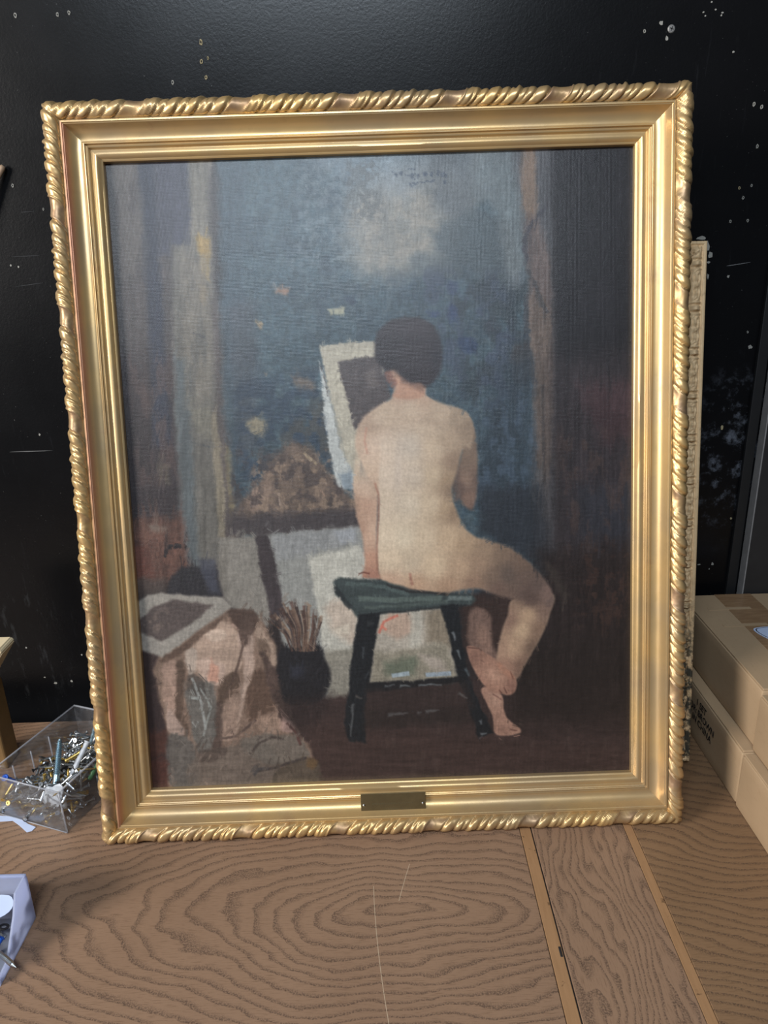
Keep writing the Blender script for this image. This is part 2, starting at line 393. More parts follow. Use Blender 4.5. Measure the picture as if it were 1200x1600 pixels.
COVE = [(.0488-(.0488-s_)*(.0488-.0244)/(.0488-.0195), h_) for s_, h_ in COVE]
PER = .129
def carve(t, v):
    """relief of the twisted-leaf roll: t along in periods, v across 0 outer .. 1 inner. returns height, worn mask"""
    sl = .30*(v-.5)+.03*np.sin(v*math.pi*2)
    u = np.mod(t+sl, 1.0)
    edges = [.205, .345, .425, .545, .625, .735, .875, 1.0]
    h = np.zeros_like(u)
    amps = [1.0, .7, 1.0, .85, 1.0, .75, .9]
    for (a, b, A) in zip(edges[:-1], edges[1:], amps):
        c = (a+b)/2; hw = (b-a)/2; q = np.clip(1-np.abs((u-c)/hw)**3.2, 0, 1)
        skew = 1+.25*(u-c)/hw
        h = np.where((u >= a) & (u < b), A*np.sqrt(q)*skew, h)
    flat = sstep(u, 0, .03)*(1-sstep(u, .205, .235))
    h = h+flat*.78-flat*.42*np.sin(np.clip((u)/.235, 0, 1)*math.pi)
    # curled tips with drilled eyes
    for (cu, cv, su, sv, A) in ((.425, .30, .016, .10, -1.3), (.675, .42, .014, .12, -.9), (.26, .28, .02, .14, .5), (.46, .22, .022, .12, .5), (.70, .30, .02, .12, .45), (.30, .78, .012, .16, -.5), (.80, .66, .008, .2, -.5), (.54, .7, .008, .2, -.5)):
        du = np.mod(u-cu+.5, 1)-.5
        h = h+A*np.exp(-(du/su)**2-((v-cv)/sv)**2)
    return h, flat
def build_rail(side):
    """one mitred rail of the frame: cove body with the carved roll and the sight moulding as its pieces"""
    horiz = side in ('top', 'bottom'); L = W if horiz else H
    def place(a, s, h):          # a along from its first corner, s inset, h forward
        if side == 'top': x, z = -W/2+a, H-s
        elif side == 'bottom': x, z = W/2-a, s
        elif side == 'left': x, z = -W/2+s, a
        else: x, z = W/2-s, H-a
        return x, -h, z
    def sweep(P, nl, carved=False, seed=0):
        n = len(P); a = np.linspace(0, 1, nl)[:, None]; s = P[:, 0][None, :]; h = P[:, 1][None, :]
        A = s+a*(L-2*s); S = np.repeat(s, nl, 0).copy(); Hh = np.repeat(h, nl, 0).copy(); worn = np.zeros_like(A)
        if carved:
            tn = np.gradient(P, axis=0); tn /= np.linalg.norm(tn, axis=1)[:, None]; nx, nh = -tn[:, 1], tn[:, 0]
            arc = np.r_[0, np.cumsum(np.hypot(*np.diff(P, axis=0).T))]; k0 = 14
            v = np.clip((arc-arc[k0])/(arc[-1]-arc[k0]), 0, 1)[None, :]+0*A
            ph = {'top': .18, 'left': .62, 'bottom': .40, 'right': .05}[side]
            hh, fl = carve(A/PER+ph, v)
            win = (sstep(v, .0, .16)*(1-sstep(v, .86, 1.0)))
            win = win*(.35+.65*sstep(v, .08, .5))*sstep(A-s, 0, .006)*(1-sstep(A+s, L-.006, L))
            hh = np.where(hh < .45, .45+(hh-.45)*(.25+.75*sstep(v, .12, .45)), hh); disp = (hh-.50)*.0046*win+(fbm(A*160, v*6, 5+seed, 3)-.5)*.0009*win
            S += nx[None, :]*disp; Hh += nh[None, :]*disp
            worn = fl*win*.75*np.clip(fbm(A*60, v*4, 9+seed, 3)*1.8-.25, 0, 1)
        else:
            Hh += (fbm(A*9, S*400, 3, 2)-.5)*.0003
            if side == 'left': worn = sstep(S, .0250, .0268)*(1-sstep(S, .0305, .0328))*(.45+.5*fbm(A*14, S*90, 12, 3))
        X, Y, Z = place(A, S, Hh)
        V = np.stack([X, Y, Z], -1).reshape(-1, 3)
        i, j = np.meshgrid(np.arange(nl-1), np.arange(n-1), indexing='ij'); q = (i*n+j).ravel()
        return V, np.stack([q, q+1, q+n+1, q+n], 1), worn.ravel()
    def mk(name, P, nl, mat, parent, carved=False, sharp=False):
        V, Fq, worn = sweep(P, nl, carved, hash(side) % 7 if False else len(side))
        o = mesh_obj(name, V.tolist(), Fq.tolist(), mat, parent, smooth=True)
        if carved or side == 'left':
            at = o.data.attributes.new('worn', 'FLOAT', 'POINT'); at.data.foreach_set('value', worn.astype(np.float32))
        if sharp: o.data.set_sharp_from_angle(angle=RAD(38))
        return o
    rail = mk('frame_rail', np.array(COVE), 60, GOLD_COVE, pic, sharp=True)
    mk('carved_moulding', resample(ROLL_P, 46), 860, GOLD, rail, True)
    mk('sight_moulding', np.array(SIGHTP), 60, GOLD_COVE, rail, sharp=True)
for sd in ('top', 'left', 'bottom', 'right'): build_rail(sd)
RAWW = mat_simple('raw_frame_back', (120, 96, 66), .8)
bm = bmesh.new()
for (x0, x1, z0, z1) in ((-W/2+.009, W/2-.009, .009, .06), (-W/2+.009, W/2-.009, H-.06, H-.009), (-W/2+.009, -W/2+.06, .06, H-.06), (W/2-.06, W/2-.009, .06, H-.06)):
    r = bmesh.ops.create_cube(bm, size=1)
    for v in r['verts']: v.co = Vector((x0+(v.co.x+.5)*(x1-x0), .026+(v.co.y+.5)*.008, z0+(v.co.z+.5)*(z1-z0)))
bm_obj('back_frame', bm, RAWW, pic)
bm = bmesh.new()
for (x0, x1, z0, z1) in ((-.35, .35, .045, .09), (-.35, .35, H-.09, H-.045), (-.35, -.305, .09, H-.09), (.305, .35, .09, H-.09)):
    r = bmesh.ops.create_cube(bm, size=1)
    for v in r['verts']: v.co = Vector((x0+(v.co.x+.5)*(x1-x0), .028+(v.co.y+.5)*.044, z0+(v.co.z+.5)*(z1-z0)))
bm_obj('stretcher', bm, RAWW, pic)

# brass plate on the bottom rail
BRASSPL = mat_simple('tarnished_brass', (112, 98, 70), .42, .75, var=.14, scale=60)
pl = bm_obj('name_plate', box_bm(-.0445, .0445, -.0007, .0007, -.0155, .0155, .0003), BRASSPL, pic)
pl.location = (.0012, .0010, .0408); pl.rotation_euler = (RAD(-4), 0, 0)
for sx in (-.0405, .0405):
    vs_, fs = lathe([(.0001, .0012), (.0013, .0010), (.0017, 0), (.0017, -.0006)][::-1], 10)
    k = mesh_obj('plate_pin', vs_, fs, STEEL, pl, True); k.location = (sx, -.0008, 0); k.rotation_euler = (RAD(90), 0, 0)
ENG = mat_simple('worn_engraving', (98, 88, 64), .5, .6)
for row, (z, x0, x1) in enumerate(((.001, -.028, .028), (-.0065, -.014, .026))):
    x = x0; r = random.Random(row)
    bm = bmesh.new()
    while x < x1:
        w = .0006+.0012*r.random(); q = bmesh.ops.create_cube(bm, size=1)
        for v in q['verts']: v.co = Vector((x+v.co.x*w, -.0007+v.co.y*.0001, z+v.co.z*(.0012+.0010*r.random())))
        x += .0026
    bm_obj('worn_lettering', bm, ENG, pl)

#<<P
PAINT_GAIN = .785
CANVAS_ROUGH, CANVAS_SPEC = .38, .5
# ---------------------------------------------------------------- the painting itself (flat paint on canvas)
NX, NZ = 620, 770
cx_ = np.linspace(-.3375, .3375, NX); cz_ = np.linspace(.9020, .0620, NZ)
GX, GZ = np.meshgrid(cx_, cz_)
# the sketch below was drawn in the units of the photograph; carry each canvas point into those units
def sketch_units(gx, gz):
    lx, ly, lz = gx, np.full_like(gx, .0245), gz
    cl, sl_ = math.cos(-LEAN), math.sin(-LEAN); y1 = ly*cl-lz*sl_; z1 = ly*sl_+lz*cl
    cp_, sp_ = math.cos(PSI), math.sin(PSI); X = lx*cp_-y1*sp_; Y = lx*sp_+y1*cp_
    D = np.stack([X-.0056, Y+.8095, z1-.757], -1); w = D@np.array(fw)
    return 600+1150*(D@np.array(R_))/w, 800-1150*(D@np.array(U_))/w
PX, PY = sketch_units(GX, GZ)
WX = (fbm(PX/14, PY/14, 71, 3)-.5)*2; WY = (fbm(PX/14, PY/14, 72, 3)-.5)*2
STR_V = fbm(PX/5, PY/60, 73, 3); STR_H = fbm(PX/40, PY/5, 74, 3); GRAIN = fbm(PX/3, PY/3, 75, 2); BIG = fbm(PX/60, PY/60, 76, 4)
COL = np.zeros(PX.shape+(3,)); COL[:] = (44, 38, 38)
def smooth_pts(P, n=6):
    P = np.array(P, float); out = []; k = len(P)
    for i in range(k):
        a, b, c, d = P[i-1], P[i], P[(i+1) % k], P[(i+2) % k]
        for j in range(n):
            t = j/n; out.append(.5*(2*b+(c-a)*t+(2*a-5*b+4*c-d)*t*t+(3*b-a-3*c+d)*t**3))
    return np.array(out)
def cover(P, soft=3.0, warp=2.0, curve=False):
    """coverage 0..1 of a polygon with soft edges; returns (slice, mask)"""
    P = smooth_pts(P) if curve else np.array(P, float)
    pad = soft*2+warp+3
    inx = (PX > P[:, 0].min()-pad) & (PX < P[:, 0].max()+pad) & (PY > P[:, 1].min()-pad) & (PY < P[:, 1].max()+pad)
    r = np.where(inx.any(1))[0]; c = np.where(inx.any(0))[0]
    if len(r) == 0 or len(c) == 0: return None, None
    sl = (slice(r[0], r[-1]+1), slice(c[0], c[-1]+1))
    x = PX[sl]+WX[sl]*warp; y = PY[sl]+WY[sl]*warp
    d2 = np.full(x.shape, 1e12); ins = np.zeros(x.shape, bool); n = len(P)
    for i in range(n):
        ax, ay = P[i]; bx_, by_ = P[(i+1) % n]; ex, ey = bx_-ax, by_-ay; L2 = ex*ex+ey*ey+1e-9
        t = np.clip(((x-ax)*ex+(y-ay)*ey)/L2, 0, 1); d2 = np.minimum(d2, (x-ax-t*ex)**2+(y-ay-t*ey)**2)
        cr = ((ay > y) != (by_ > y)) & (x < (bx_-ax)*(y-ay)/(by_-ay+1e-12)+ax); ins ^= cr
    sd = np.sqrt(d2)*np.where(ins, 1, -1)
    return sl, sstep(sd, -soft, soft)
def lay(sl, m, col, tex=.08, kind='v'):
    st = {'v': STR_V, 'h': STR_H, 'g': GRAIN, 'b': BIG}[kind][sl]
    c = np.array(col, float)[None, None, :]*(1+((st-.5)*(1.0 if kind == 'g' else 2.0)*tex+(GRAIN[sl]-.5)*tex*.4))[..., None]
    COL[sl] = COL[sl]*(1-m[..., None])+c*m[..., None]
def poly(P, col, soft=3, warp=2, curve=False, a=1.0, tex=.08, kind='v'):
    sl, m_ = cover(P, soft, warp, curve)
    if sl is not None: lay(sl, m_*a, col, tex, kind)
def mott(P, col, th=.5, wd=.12, scale=20, sy=1.0, soft=12, a=1.0, seed=0, curve=False, tex=.06):
    """broken, scumbled colour inside a polygon"""
    sl, m_ = cover(P, soft, 3, curve)
    if sl is None: return
    nz = fbm(PX[sl]/scale, PY[sl]/scale/sy, 200+seed, 4); lay(sl, m_*sstep(nz, th-wd, th+wd)*a, col, tex, 'g')
def stroke(P, w, col, a=1.0, soft=1.2, warp=1.0, tex=.08, w2=None):
    """tapered brush stroke along a polyline"""
    P = np.array(P, float); n = len(P); w2 = w if w2 is None else w2
    d = np.gradient(P, axis=0); d /= np.linalg.norm(d, axis=1)[:, None]+1e-9; nn = np.stack([-d[:, 1], d[:, 0]], 1)
    ws = np.linspace(w, w2, n)[:, None]/2
    poly(np.r_[P+nn*ws, (P-nn*ws)[::-1]], col, soft, warp, False, a, tex, 'g')
def glow(x, y, rx, ry, col, a=1.0, within=None, rot=0.0):
    """soft blend of colour, optionally kept inside a shape"""
    dx, dy = PX-x, PY-y; c, s = math.cos(rot), math.sin(rot)
    m_ = np.exp(-(((dx*c+dy*s)/rx)**2+((-dx*s+dy*c)/ry)**2))*a
    if within is not None: m_ = m_*within
    sl = (slice(None), slice(None)); lay(sl, m_, col, .05, 'g')
def full(P, soft=2.5, warp=1.2, curve=True):
    out = np.zeros(PX.shape); sl, m_ = cover(P, soft, warp, curve); out[sl] = m_; return out
rp = random.Random(21)

# -- dim studio ground, left wall and pillar
poly([(140, 220), (340, 220), (350, 620), (140, 640)], (72, 66, 66), 20, 6, tex=.16)
poly([(140, 560), (300, 560), (310, 900), (140, 910)], (50, 43, 46), 30, 6, tex=.20)
poly([(214, 225), (242, 225), (250, 420), (268, 700), (240, 700), (228, 450)], (46, 49, 62), 7, 4, tex=.14)
poly([(240, 225), (300, 225), (306, 390), (268, 400), (248, 400)], (62, 62, 74), 6, 4, tex=.16)
mott([(165, 240), (215, 240), (232, 440), (190, 440)], (90, 84, 80), .52, .1, 16, 4, 10, .7, 1)
poly([(268, 386), (332, 378), (340, 640), (352, 880), (318, 895), (288, 880), (272, 640)], (96, 92, 86), 6, 3, tex=.14)
poly([(270, 560), (292, 560), (312, 890), (286, 885)], (78, 86, 90), 7, 4, a=.8, tex=.12)
poly([(292, 225), (334, 225), (326, 300), (330, 390), (300, 392)], (108, 102, 92), 6, 4, tex=.15)
poly([(308, 370), (330, 372), (326, 440), (314, 436)], (138, 114, 70), 4, 4, tex=.2)
poly([(312, 448), (324, 450), (324, 478), (312, 474)], (128, 104, 68), 4, 3, a=.8)
mott([(280, 400), (330, 400), (335, 620), (290, 640)], (116, 108, 97), .52, .1, 10, 6, 8, .7, 2)
poly([(296, 640), (330, 634), (336, 690), (312, 684)], (122, 116, 100), 5, 3, a=.5)
stroke([(298, 690), (328, 700)], 3, (70, 72, 74), .7); stroke([(300, 520), (320, 527)], 3, (66, 64, 66), .7)
poly([(334, 470), (360, 470), (368, 700), (376, 850), (350, 860), (338, 640)], (84, 76, 74), 8, 4, tex=.18)
poly([(330, 650), (338, 646), (352, 760), (352, 850), (342, 840)], (116, 106, 90), 4, 3, tex=.2)
poly([(352, 700), (360, 700), (370, 830), (362, 842)], (136, 122, 92), 4, 3, a=.8, tex=.2)
mott([(200, 560), (270, 560), (280, 760), (210, 760)], (84, 66, 62), .56, .1, 14, 3, 10, .6, 3)
poly([(246, 725), (262, 725), (266, 758), (250, 756)], (92, 84, 70), 6, 3, a=.6)
poly([(205, 815), (284, 805), (300, 905), (212, 925)], (84, 58, 50), 10, 6, tex=.22)
mott([(208, 830), (285, 820), (290, 910), (215, 920)], (108, 74, 62), .52, .12, 12, 1, 8, .7, 4)
poly([(232, 822), (262, 822), (262, 832), (234, 832)], (112, 100, 90), 4, 3, a=.7)
poly([(205, 855), (230, 850), (240, 900), (212, 905)], (104, 58, 48), 8, 4, a=.6)
stroke(smooth_pts([(256, 872), (262, 858), (276, 853), (290, 856), (284, 854), (266, 860)])[:24].tolist(), 6, (40, 34, 36))
# -- blue-green curtain
cur = [(344, 220), (800, 220), (860, 480), (850, 900), (720, 930), (560, 850), (380, 850), (352, 640)]
poly(cur, (62, 78, 88), 10, 5, tex=.14, kind='g')
mott(cur, (74, 94, 104), .50, .14, 18, 1, 12, .55, 5); mott(cur, (50, 62, 74), .56, .12, 22, 1.6, 12, .55, 6); mott(cur, (86, 98, 102), .58, .10, 8, 1, 12, .40, 7); mott(cur, (46, 58, 64), .58, .10, 7, 1, 12, .35, 27)
poly([(340, 225), (385, 225), (380, 480), (372, 620), (352, 620)], (66, 78, 88), 10, 5, a=.6, tex=.15)
poly([(355, 480), (400, 470), (405, 700), (372, 720)], (72, 72, 78), 14, 6, a=.55, tex=.16)
mott([(360, 600), (560, 570), (550, 720), (380, 790)], (48, 60, 76), .48, .14, 14, 1, 14, .75, 8)
mott([(420, 700), (520, 600), (540, 720), (470, 700)], (74, 72, 68), .48, .1, 12, 1, 10, .7, 9)
# painted sky and foliage in the tapestry, plus glare laid into the paint up top
poly([(540, 330), (590, 270), (690, 250), (740, 300), (700, 400), (640, 428), (560, 425)], (128, 124, 116), 26, 10, True, .85, .10, 'b')
mott([(545, 320), (700, 270), (700, 400), (580, 425)], (140, 132, 120), .50, .14, 12, 1, 16, .6, 10)
poly([(480, 230), (680, 228), (650, 300), (560, 290)], (112, 124, 134), 22, 8, True, .6, .10, 'b')  # glare at the top of the canvas, put into the paint colour
mott([(540, 255), (592, 250), (600, 340), (560, 350), (536, 300)], (78, 80, 80), .44, .14, 7, 1, 10, .7, 11)
mott([(470, 240), (560, 240), (560, 420), (450, 420)], (112, 122, 128), .54, .10, 6, 1, 18, .45, 12)
poly([(676, 236), (745, 232), (740, 300), (725, 340), (680, 320)], (82, 88, 94), 14, 8, True, .8, .12, 'b')
poly([(672, 378), (690, 350), (730, 330), (770, 335), (800, 360), (815, 430), (790, 450), (740, 430), (690, 400)], (72, 82, 88), 12, 8, True, .85, .12, 'b')
poly([(642, 402), (690, 398), (720, 430), (660, 430)], (80, 88, 92), 9, 6, True, .75, .1, 'b')
mott([(650, 420), (820, 430), (810, 640), (740, 640), (690, 560)], (62, 70, 88), .50, .1, 16, 1.6, 14, .7, 13)
mott([(700, 430), (830, 440), (810, 760), (745, 760)], (48, 56, 62), .52, .1, 20, 1.6, 14, .7, 14)
for (x, y, w, h, c) in ((705, 450, 16, 24, (56, 68, 96)), (676, 490, 18, 8, (50, 62, 98)), (708, 490, 12, 24, (48, 60, 92)), (730, 540, 30, 22, (44, 58, 88)), (770, 510, 22, 14, (54, 60, 70)), (548, 472, 12, 9, (44, 54, 74))):
    poly([(x-w/2, y-h/2), (x+w/2, y-h/3), (x+w/3, y+h/2), (x-w/3, y+h/3)], c, 4, 4, True, .75, .12, 'g')
poly([(738, 230), (806, 228), (822, 300), (818, 440), (790, 430), (776, 330), (742, 300)], (104, 110, 112), 12, 6, True, .7, .12)  # grey-blue drape, its paint lightened to include some surface glare
poly([(512, 484), (538, 480), (537, 491), (515, 493)], (150, 148, 126), 3, 2); poly([(432, 450), (452, 452), (448, 462), (430, 458)], (128, 100, 84), 4, 4)
poly([(398, 500), (412, 506), (408, 514)], (160, 130, 92), 3, 3); poly([(454, 590), (490, 596), (492, 612), (470, 608)], (112, 96, 84), 5, 5, a=.8)
poly([(386, 660), (400, 652), (416, 664), (412, 682), (398, 680)], (140, 128, 104), 5, 4, True, .9, .15, 'g'); poly([(412, 582), (418, 582), (416, 588)], (140, 120, 100), 2, 1)
# signature and date, only dashes of dark paint are left of it
for (x, y, w, h) in ((619, 274, 5, 5), (626, 272, 7, 7), (642, 265, 11, 3), (637, 274, 8, 3), (645, 276, 7, 8), (654, 275, 7, 5), (664, 273, 6, 8), (675, 272, 6, 9), (685, 272, 4, 9), (692, 273, 6, 8), (697, 275, 4, 7), (645, 287, 12, 3), (658, 285, 14, 3), (672, 283, 14, 4), (695, 285, 5, 6)):
    poly([(x-w/2, y-h/2+1), (x+w/2, y-h/2), (x+w/2-1, y+h/2), (x-w/2+1, y+h/2-1)], (46, 56, 74), 1.5, 1.5, a=.85)
# -- right side hanging and the dark wall
poly([(800, 220), (870, 220), (868, 900), (830, 860), (838, 480)], (74, 74, 78), 10, 4, tex=.14)
poly([(816, 240), (836, 240), (838, 330), (828, 345), (818, 330)], (124, 100, 82), 6, 4, True, .85)
poly([(818, 350), (842, 340), (862, 430), (864, 580), (850, 610), (832, 560), (826, 430)], (96, 82, 78), 7, 5, True, .9, .14)
poly([(826, 470), (858, 480), (866, 620), (856, 760), (838, 760), (834, 620)], (98, 84, 76), 6, 4, True, .9, .18)
poly([(830, 738), (850, 730), (862, 800), (856, 860), (836, 800)], (86, 82, 82), 8, 4, True, .8, .16)
stroke([(858, 318), (834, 345), (820, 372), (818, 388), (826, 410)], 6, (58, 56, 64), .8); stroke([(822, 420), (838, 450), (848, 476), (856, 490)], 6, (62, 60, 62), .8)
stroke([(822, 460), (822, 530), (834, 600)], 8, (54, 56, 62), .75); stroke([(786, 524), (806, 532), (826, 524)], 6, (52, 60, 74), .8)
poly([(800, 545), (828, 540), (826, 590), (806, 600)], (58, 56, 58), 7, 5, True, .75); stroke([(848, 600), (850, 760)], 5, (62, 58, 58), .7)
poly([(790, 560), (830, 560), (836, 760), (850, 880), (800, 860), (760, 840), (750, 700)], (48, 58, 68), 16, 8, a=.7, tex=.16)
mott([(745, 640), (830, 600), (840, 800), (750, 800)], (68, 82, 98), .54, .1, 10, 1.5, 12, .65, 15)
poly([(750, 760), (850, 760), (870, 900), (840, 890), (800, 860), (750, 835)], (40, 42, 48), 12, 6, a=.75)
poly([(862, 215), (1010, 215), (1010, 620), (870, 640)], (34, 32, 36), 12, 3, tex=.16)
poly([(862, 560), (1010, 540), (1010, 960), (872, 930)], (50, 44, 47), 30, 6, tex=.18)
poly([(905, 600), (1000, 590), (1000, 680), (940, 690)], (72, 52, 55), 16, 8, a=.85, tex=.2, kind='b'); poly([(900, 760), (1000, 750), (1000, 850), (910, 840)], (46, 48, 56), 18, 8, a=.7)
mott([(870, 640), (990, 690), (990, 1000), (880, 880)], (74, 58, 54), .56, .1, 12, 2, 14, .6, 16)
poly([(840, 860), (1010, 850), (1010, 1240), (780, 1240), (800, 1060), (850, 1000)], (42, 34, 33), 24, 8, tex=.16)
mott([(900, 850), (990, 850), (990, 990), (900, 980)], (72, 50, 42), .58, .09, 10, 1, 14, .55, 17)
poly([(850, 880), (872, 890), (890, 930), (880, 940)], (64, 56, 50), 7, 4, a=.6)
# -- floor
poly([(440, 1075), (720, 1060), (1010, 1070), (1010, 1250), (440, 1250)], (58, 45, 43), 20, 5, tex=.12, kind='h')
poly([(480, 1130), (760, 1150), (1010, 1170), (1010, 1250), (480, 1250)], (64, 48, 44), 24, 8, a=.8, tex=.14, kind='h')
poly([(780, 1010), (1010, 980), (1010, 1130), (800, 1130)], (40, 33, 31), 28, 8, a=.85)
for k in range(16): x = rp.uniform(600, 960); y = rp.uniform(1120, 1200); poly([(x, y), (x+5, y), (x+4, y+22), (x+1, y+22)], (84, 68, 62), 4, 4, a=.35)
# -- rocky drapery, dark ledge, leaning boards
poly([(350, 838), (372, 790), (398, 760), (430, 720), (458, 690), (486, 700), (520, 745), (560, 790), (566, 832)], (96, 82, 74), 7, 6, tex=.14, kind='b')
poly([(394, 765), (424, 735), (424, 790), (398, 800), (384, 790)], (132, 110, 96), 6, 4, a=.9, tex=.14, kind='g')
poly([(430, 722), (458, 694), (500, 730), (530, 770), (500, 800), (440, 790)], (112, 94, 82), 8, 6, a=.8, tex=.16, kind='b')
mott([(390, 720), (540, 700), (560, 800), (400, 800)], (138, 116, 98), .56, .08, 9, 1, 8, .7, 18); mott([(360, 700), (560, 720), (560, 830), (360, 830)], (66, 58, 58), .56, .08, 12, 1, 10, .7, 19)
stroke([(474, 708), (496, 726)], 5, (158, 138, 112), .85); stroke([(434, 770), (438, 790)], 3, (160, 138, 122), .8); stroke([(500, 765), (508, 776)], 3, (150, 122, 104), .8); stroke([(418, 728), (440, 710)], 5, (92, 80, 72), .8)
poly([(350, 838), (360, 806), (440, 805), (500, 800), (566, 795), (566, 826), (440, 836)], (64, 58, 60), 8, 5, a=.9)
poly([(342, 842), (400, 838), (412, 900), (432, 975), (400, 985), (350, 935), (340, 890)], (124, 118, 110), 4, 2, tex=.06, kind='g')
poly([(340, 880), (356, 842), (356, 930), (346, 925)], (106, 100, 92), 6, 3, a=.7)
poly([(418, 836), (566, 822), (580, 920), (600, 1000), (585, 1075), (500, 1090), (440, 1000)], (134, 133, 128), 4, 2, tex=.06, kind='g')
poly([(424, 838), (556, 824), (560, 846), (480, 868), (432, 880)], (134, 134, 134), 5, 3, a=.8); poly([(520, 830), (556, 826), (554, 846), (530, 850)], (146, 148, 152), 5, 3, a=.8)
poly([(482, 872), (562, 852), (590, 900), (590, 1010), (510, 1040), (494, 940)], (174, 170, 158), 4, 3, tex=.05, kind='g')
poly([(500, 905), (560, 890), (556, 960), (520, 970)], (182, 178, 166), 8, 4, a=.7)
poly([(505, 950), (530, 935), (560, 960), (556, 1010), (520, 990)], (176, 154, 136), 8, 5, a=.7); poly([(520, 985), (545, 975), (545, 992), (528, 993)], (190, 178, 160), 4, 3, a=.8)
poly([(505, 1020), (570, 1010), (560, 1085), (512, 1090)], (126, 120, 108), 5, 4, a=.9, tex=.1, kind='g')
poly([(398, 838), (420, 836), (432, 890), (446, 962), (424, 972), (410, 900)], (62, 54, 56), 3, 2, tex=.10)
# between the stool legs
poly([(580, 950), (705, 942), (722, 1064), (570, 1078)], (166, 156, 142), 5, 3, tex=.08, kind='g')
poly([(590, 985), (610, 958), (640, 955), (650, 985), (620, 1000)], (176, 146, 126), 6, 4, a=.8); stroke([(592, 990), (600, 972), (612, 966), (622, 962)], 4, (196, 96, 78), .75); stroke([(595, 978), (604, 985)], 4, (200, 104, 84), .7)
poly([(640, 955), (660, 955), (658, 1010), (640, 1014)], (178, 172, 158), 5, 3, a=.8); poly([(664, 955), (700, 950), (706, 1010), (668, 1006)], (126, 112, 94), 7, 5, a=.85, tex=.16)
poly([(585, 1020), (700, 1005), (716, 1062), (575, 1072)], (130, 122, 106), 7, 5, a=.9, tex=.14, kind='g'); poly([(600, 1034), (650, 1026), (650, 1052), (606, 1056)], (92, 100, 84), 8, 6, a=.8)
poly([(655, 1022), (690, 1030), (700, 1050), (672, 1045)], (164, 150, 138), 6, 4, a=.8); stroke([(612, 1056), (640, 1052)], 7, (160, 176, 190), .75); stroke([(665, 1055), (705, 1052)], 7, (140, 158, 176), .75)
# -- drawing on the easel
poly([(499, 541), (540, 536), (584, 533), (600, 560), (600, 640), (566, 690), (560, 760), (540, 740), (520, 640)], (172, 164, 146), 2.5, 1.5, tex=.05, kind='g')
poly([(499, 566), (508, 592), (520, 640), (532, 700), (552, 742), (553, 764), (530, 762), (520, 735), (508, 660)], (176, 178, 174), 3, 2, tex=.07, kind='g')
stroke([(501, 570), (510, 604), (512, 620)], 2, (84, 78, 74), .9); stroke([(520, 640), (534, 690), (540, 720)], 3, (140, 140, 132), .7)
poly([(532, 742), (550, 736), (553, 764), (536, 764)], (112, 124, 134), 4, 3, a=.8)
poly([(527, 566), (556, 560), (590, 557), (612, 620), (560, 668), (554, 672)], (80, 72, 72), 2.5, 1.5, tex=.10, kind='g')
poly([(570, 585), (586, 575), (592, 600), (578, 610)], (108, 98, 94), 6, 4, a=.6)
# -- objects on the left: lidded pot, paper, cloth
poly([(262, 925), (270, 900), (284, 888), (310, 886), (330, 895), (344, 930), (340, 940), (270, 938)], (42, 40, 44), 4, 3, True, tex=.1); poly([(310, 876), (336, 874), (345, 930), (325, 926)], (64, 66, 78), 6, 4, a=.8)
poly([(208, 905), (262, 905), (258, 926), (214, 940)], (74, 64, 60), 7, 5, a=.8)
poly([(212, 1010), (262, 1020), (270, 1240), (225, 1240)], (52, 40, 40), 6, 3, tex=.1); poly([(230, 1150), (262, 1140), (266, 1180), (232, 1185)], (95, 53, 40), 6, 5, a=.55, kind='h', tex=.2); poly([(232, 1190), (266, 1185), (266, 1235), (236, 1235)], (84, 48, 40), 6, 3, a=.8)
cloth = [(246, 1026), (300, 990), (352, 952), (384, 952), (410, 970), (432, 1010), (430, 1050), (446, 1090), (468, 1150), (488, 1172), (500, 1240), (262, 1240), (266, 1160), (252, 1110), (240, 1050)]
poly(cloth, (122, 99, 85), 4, 3, tex=.10, kind='g')
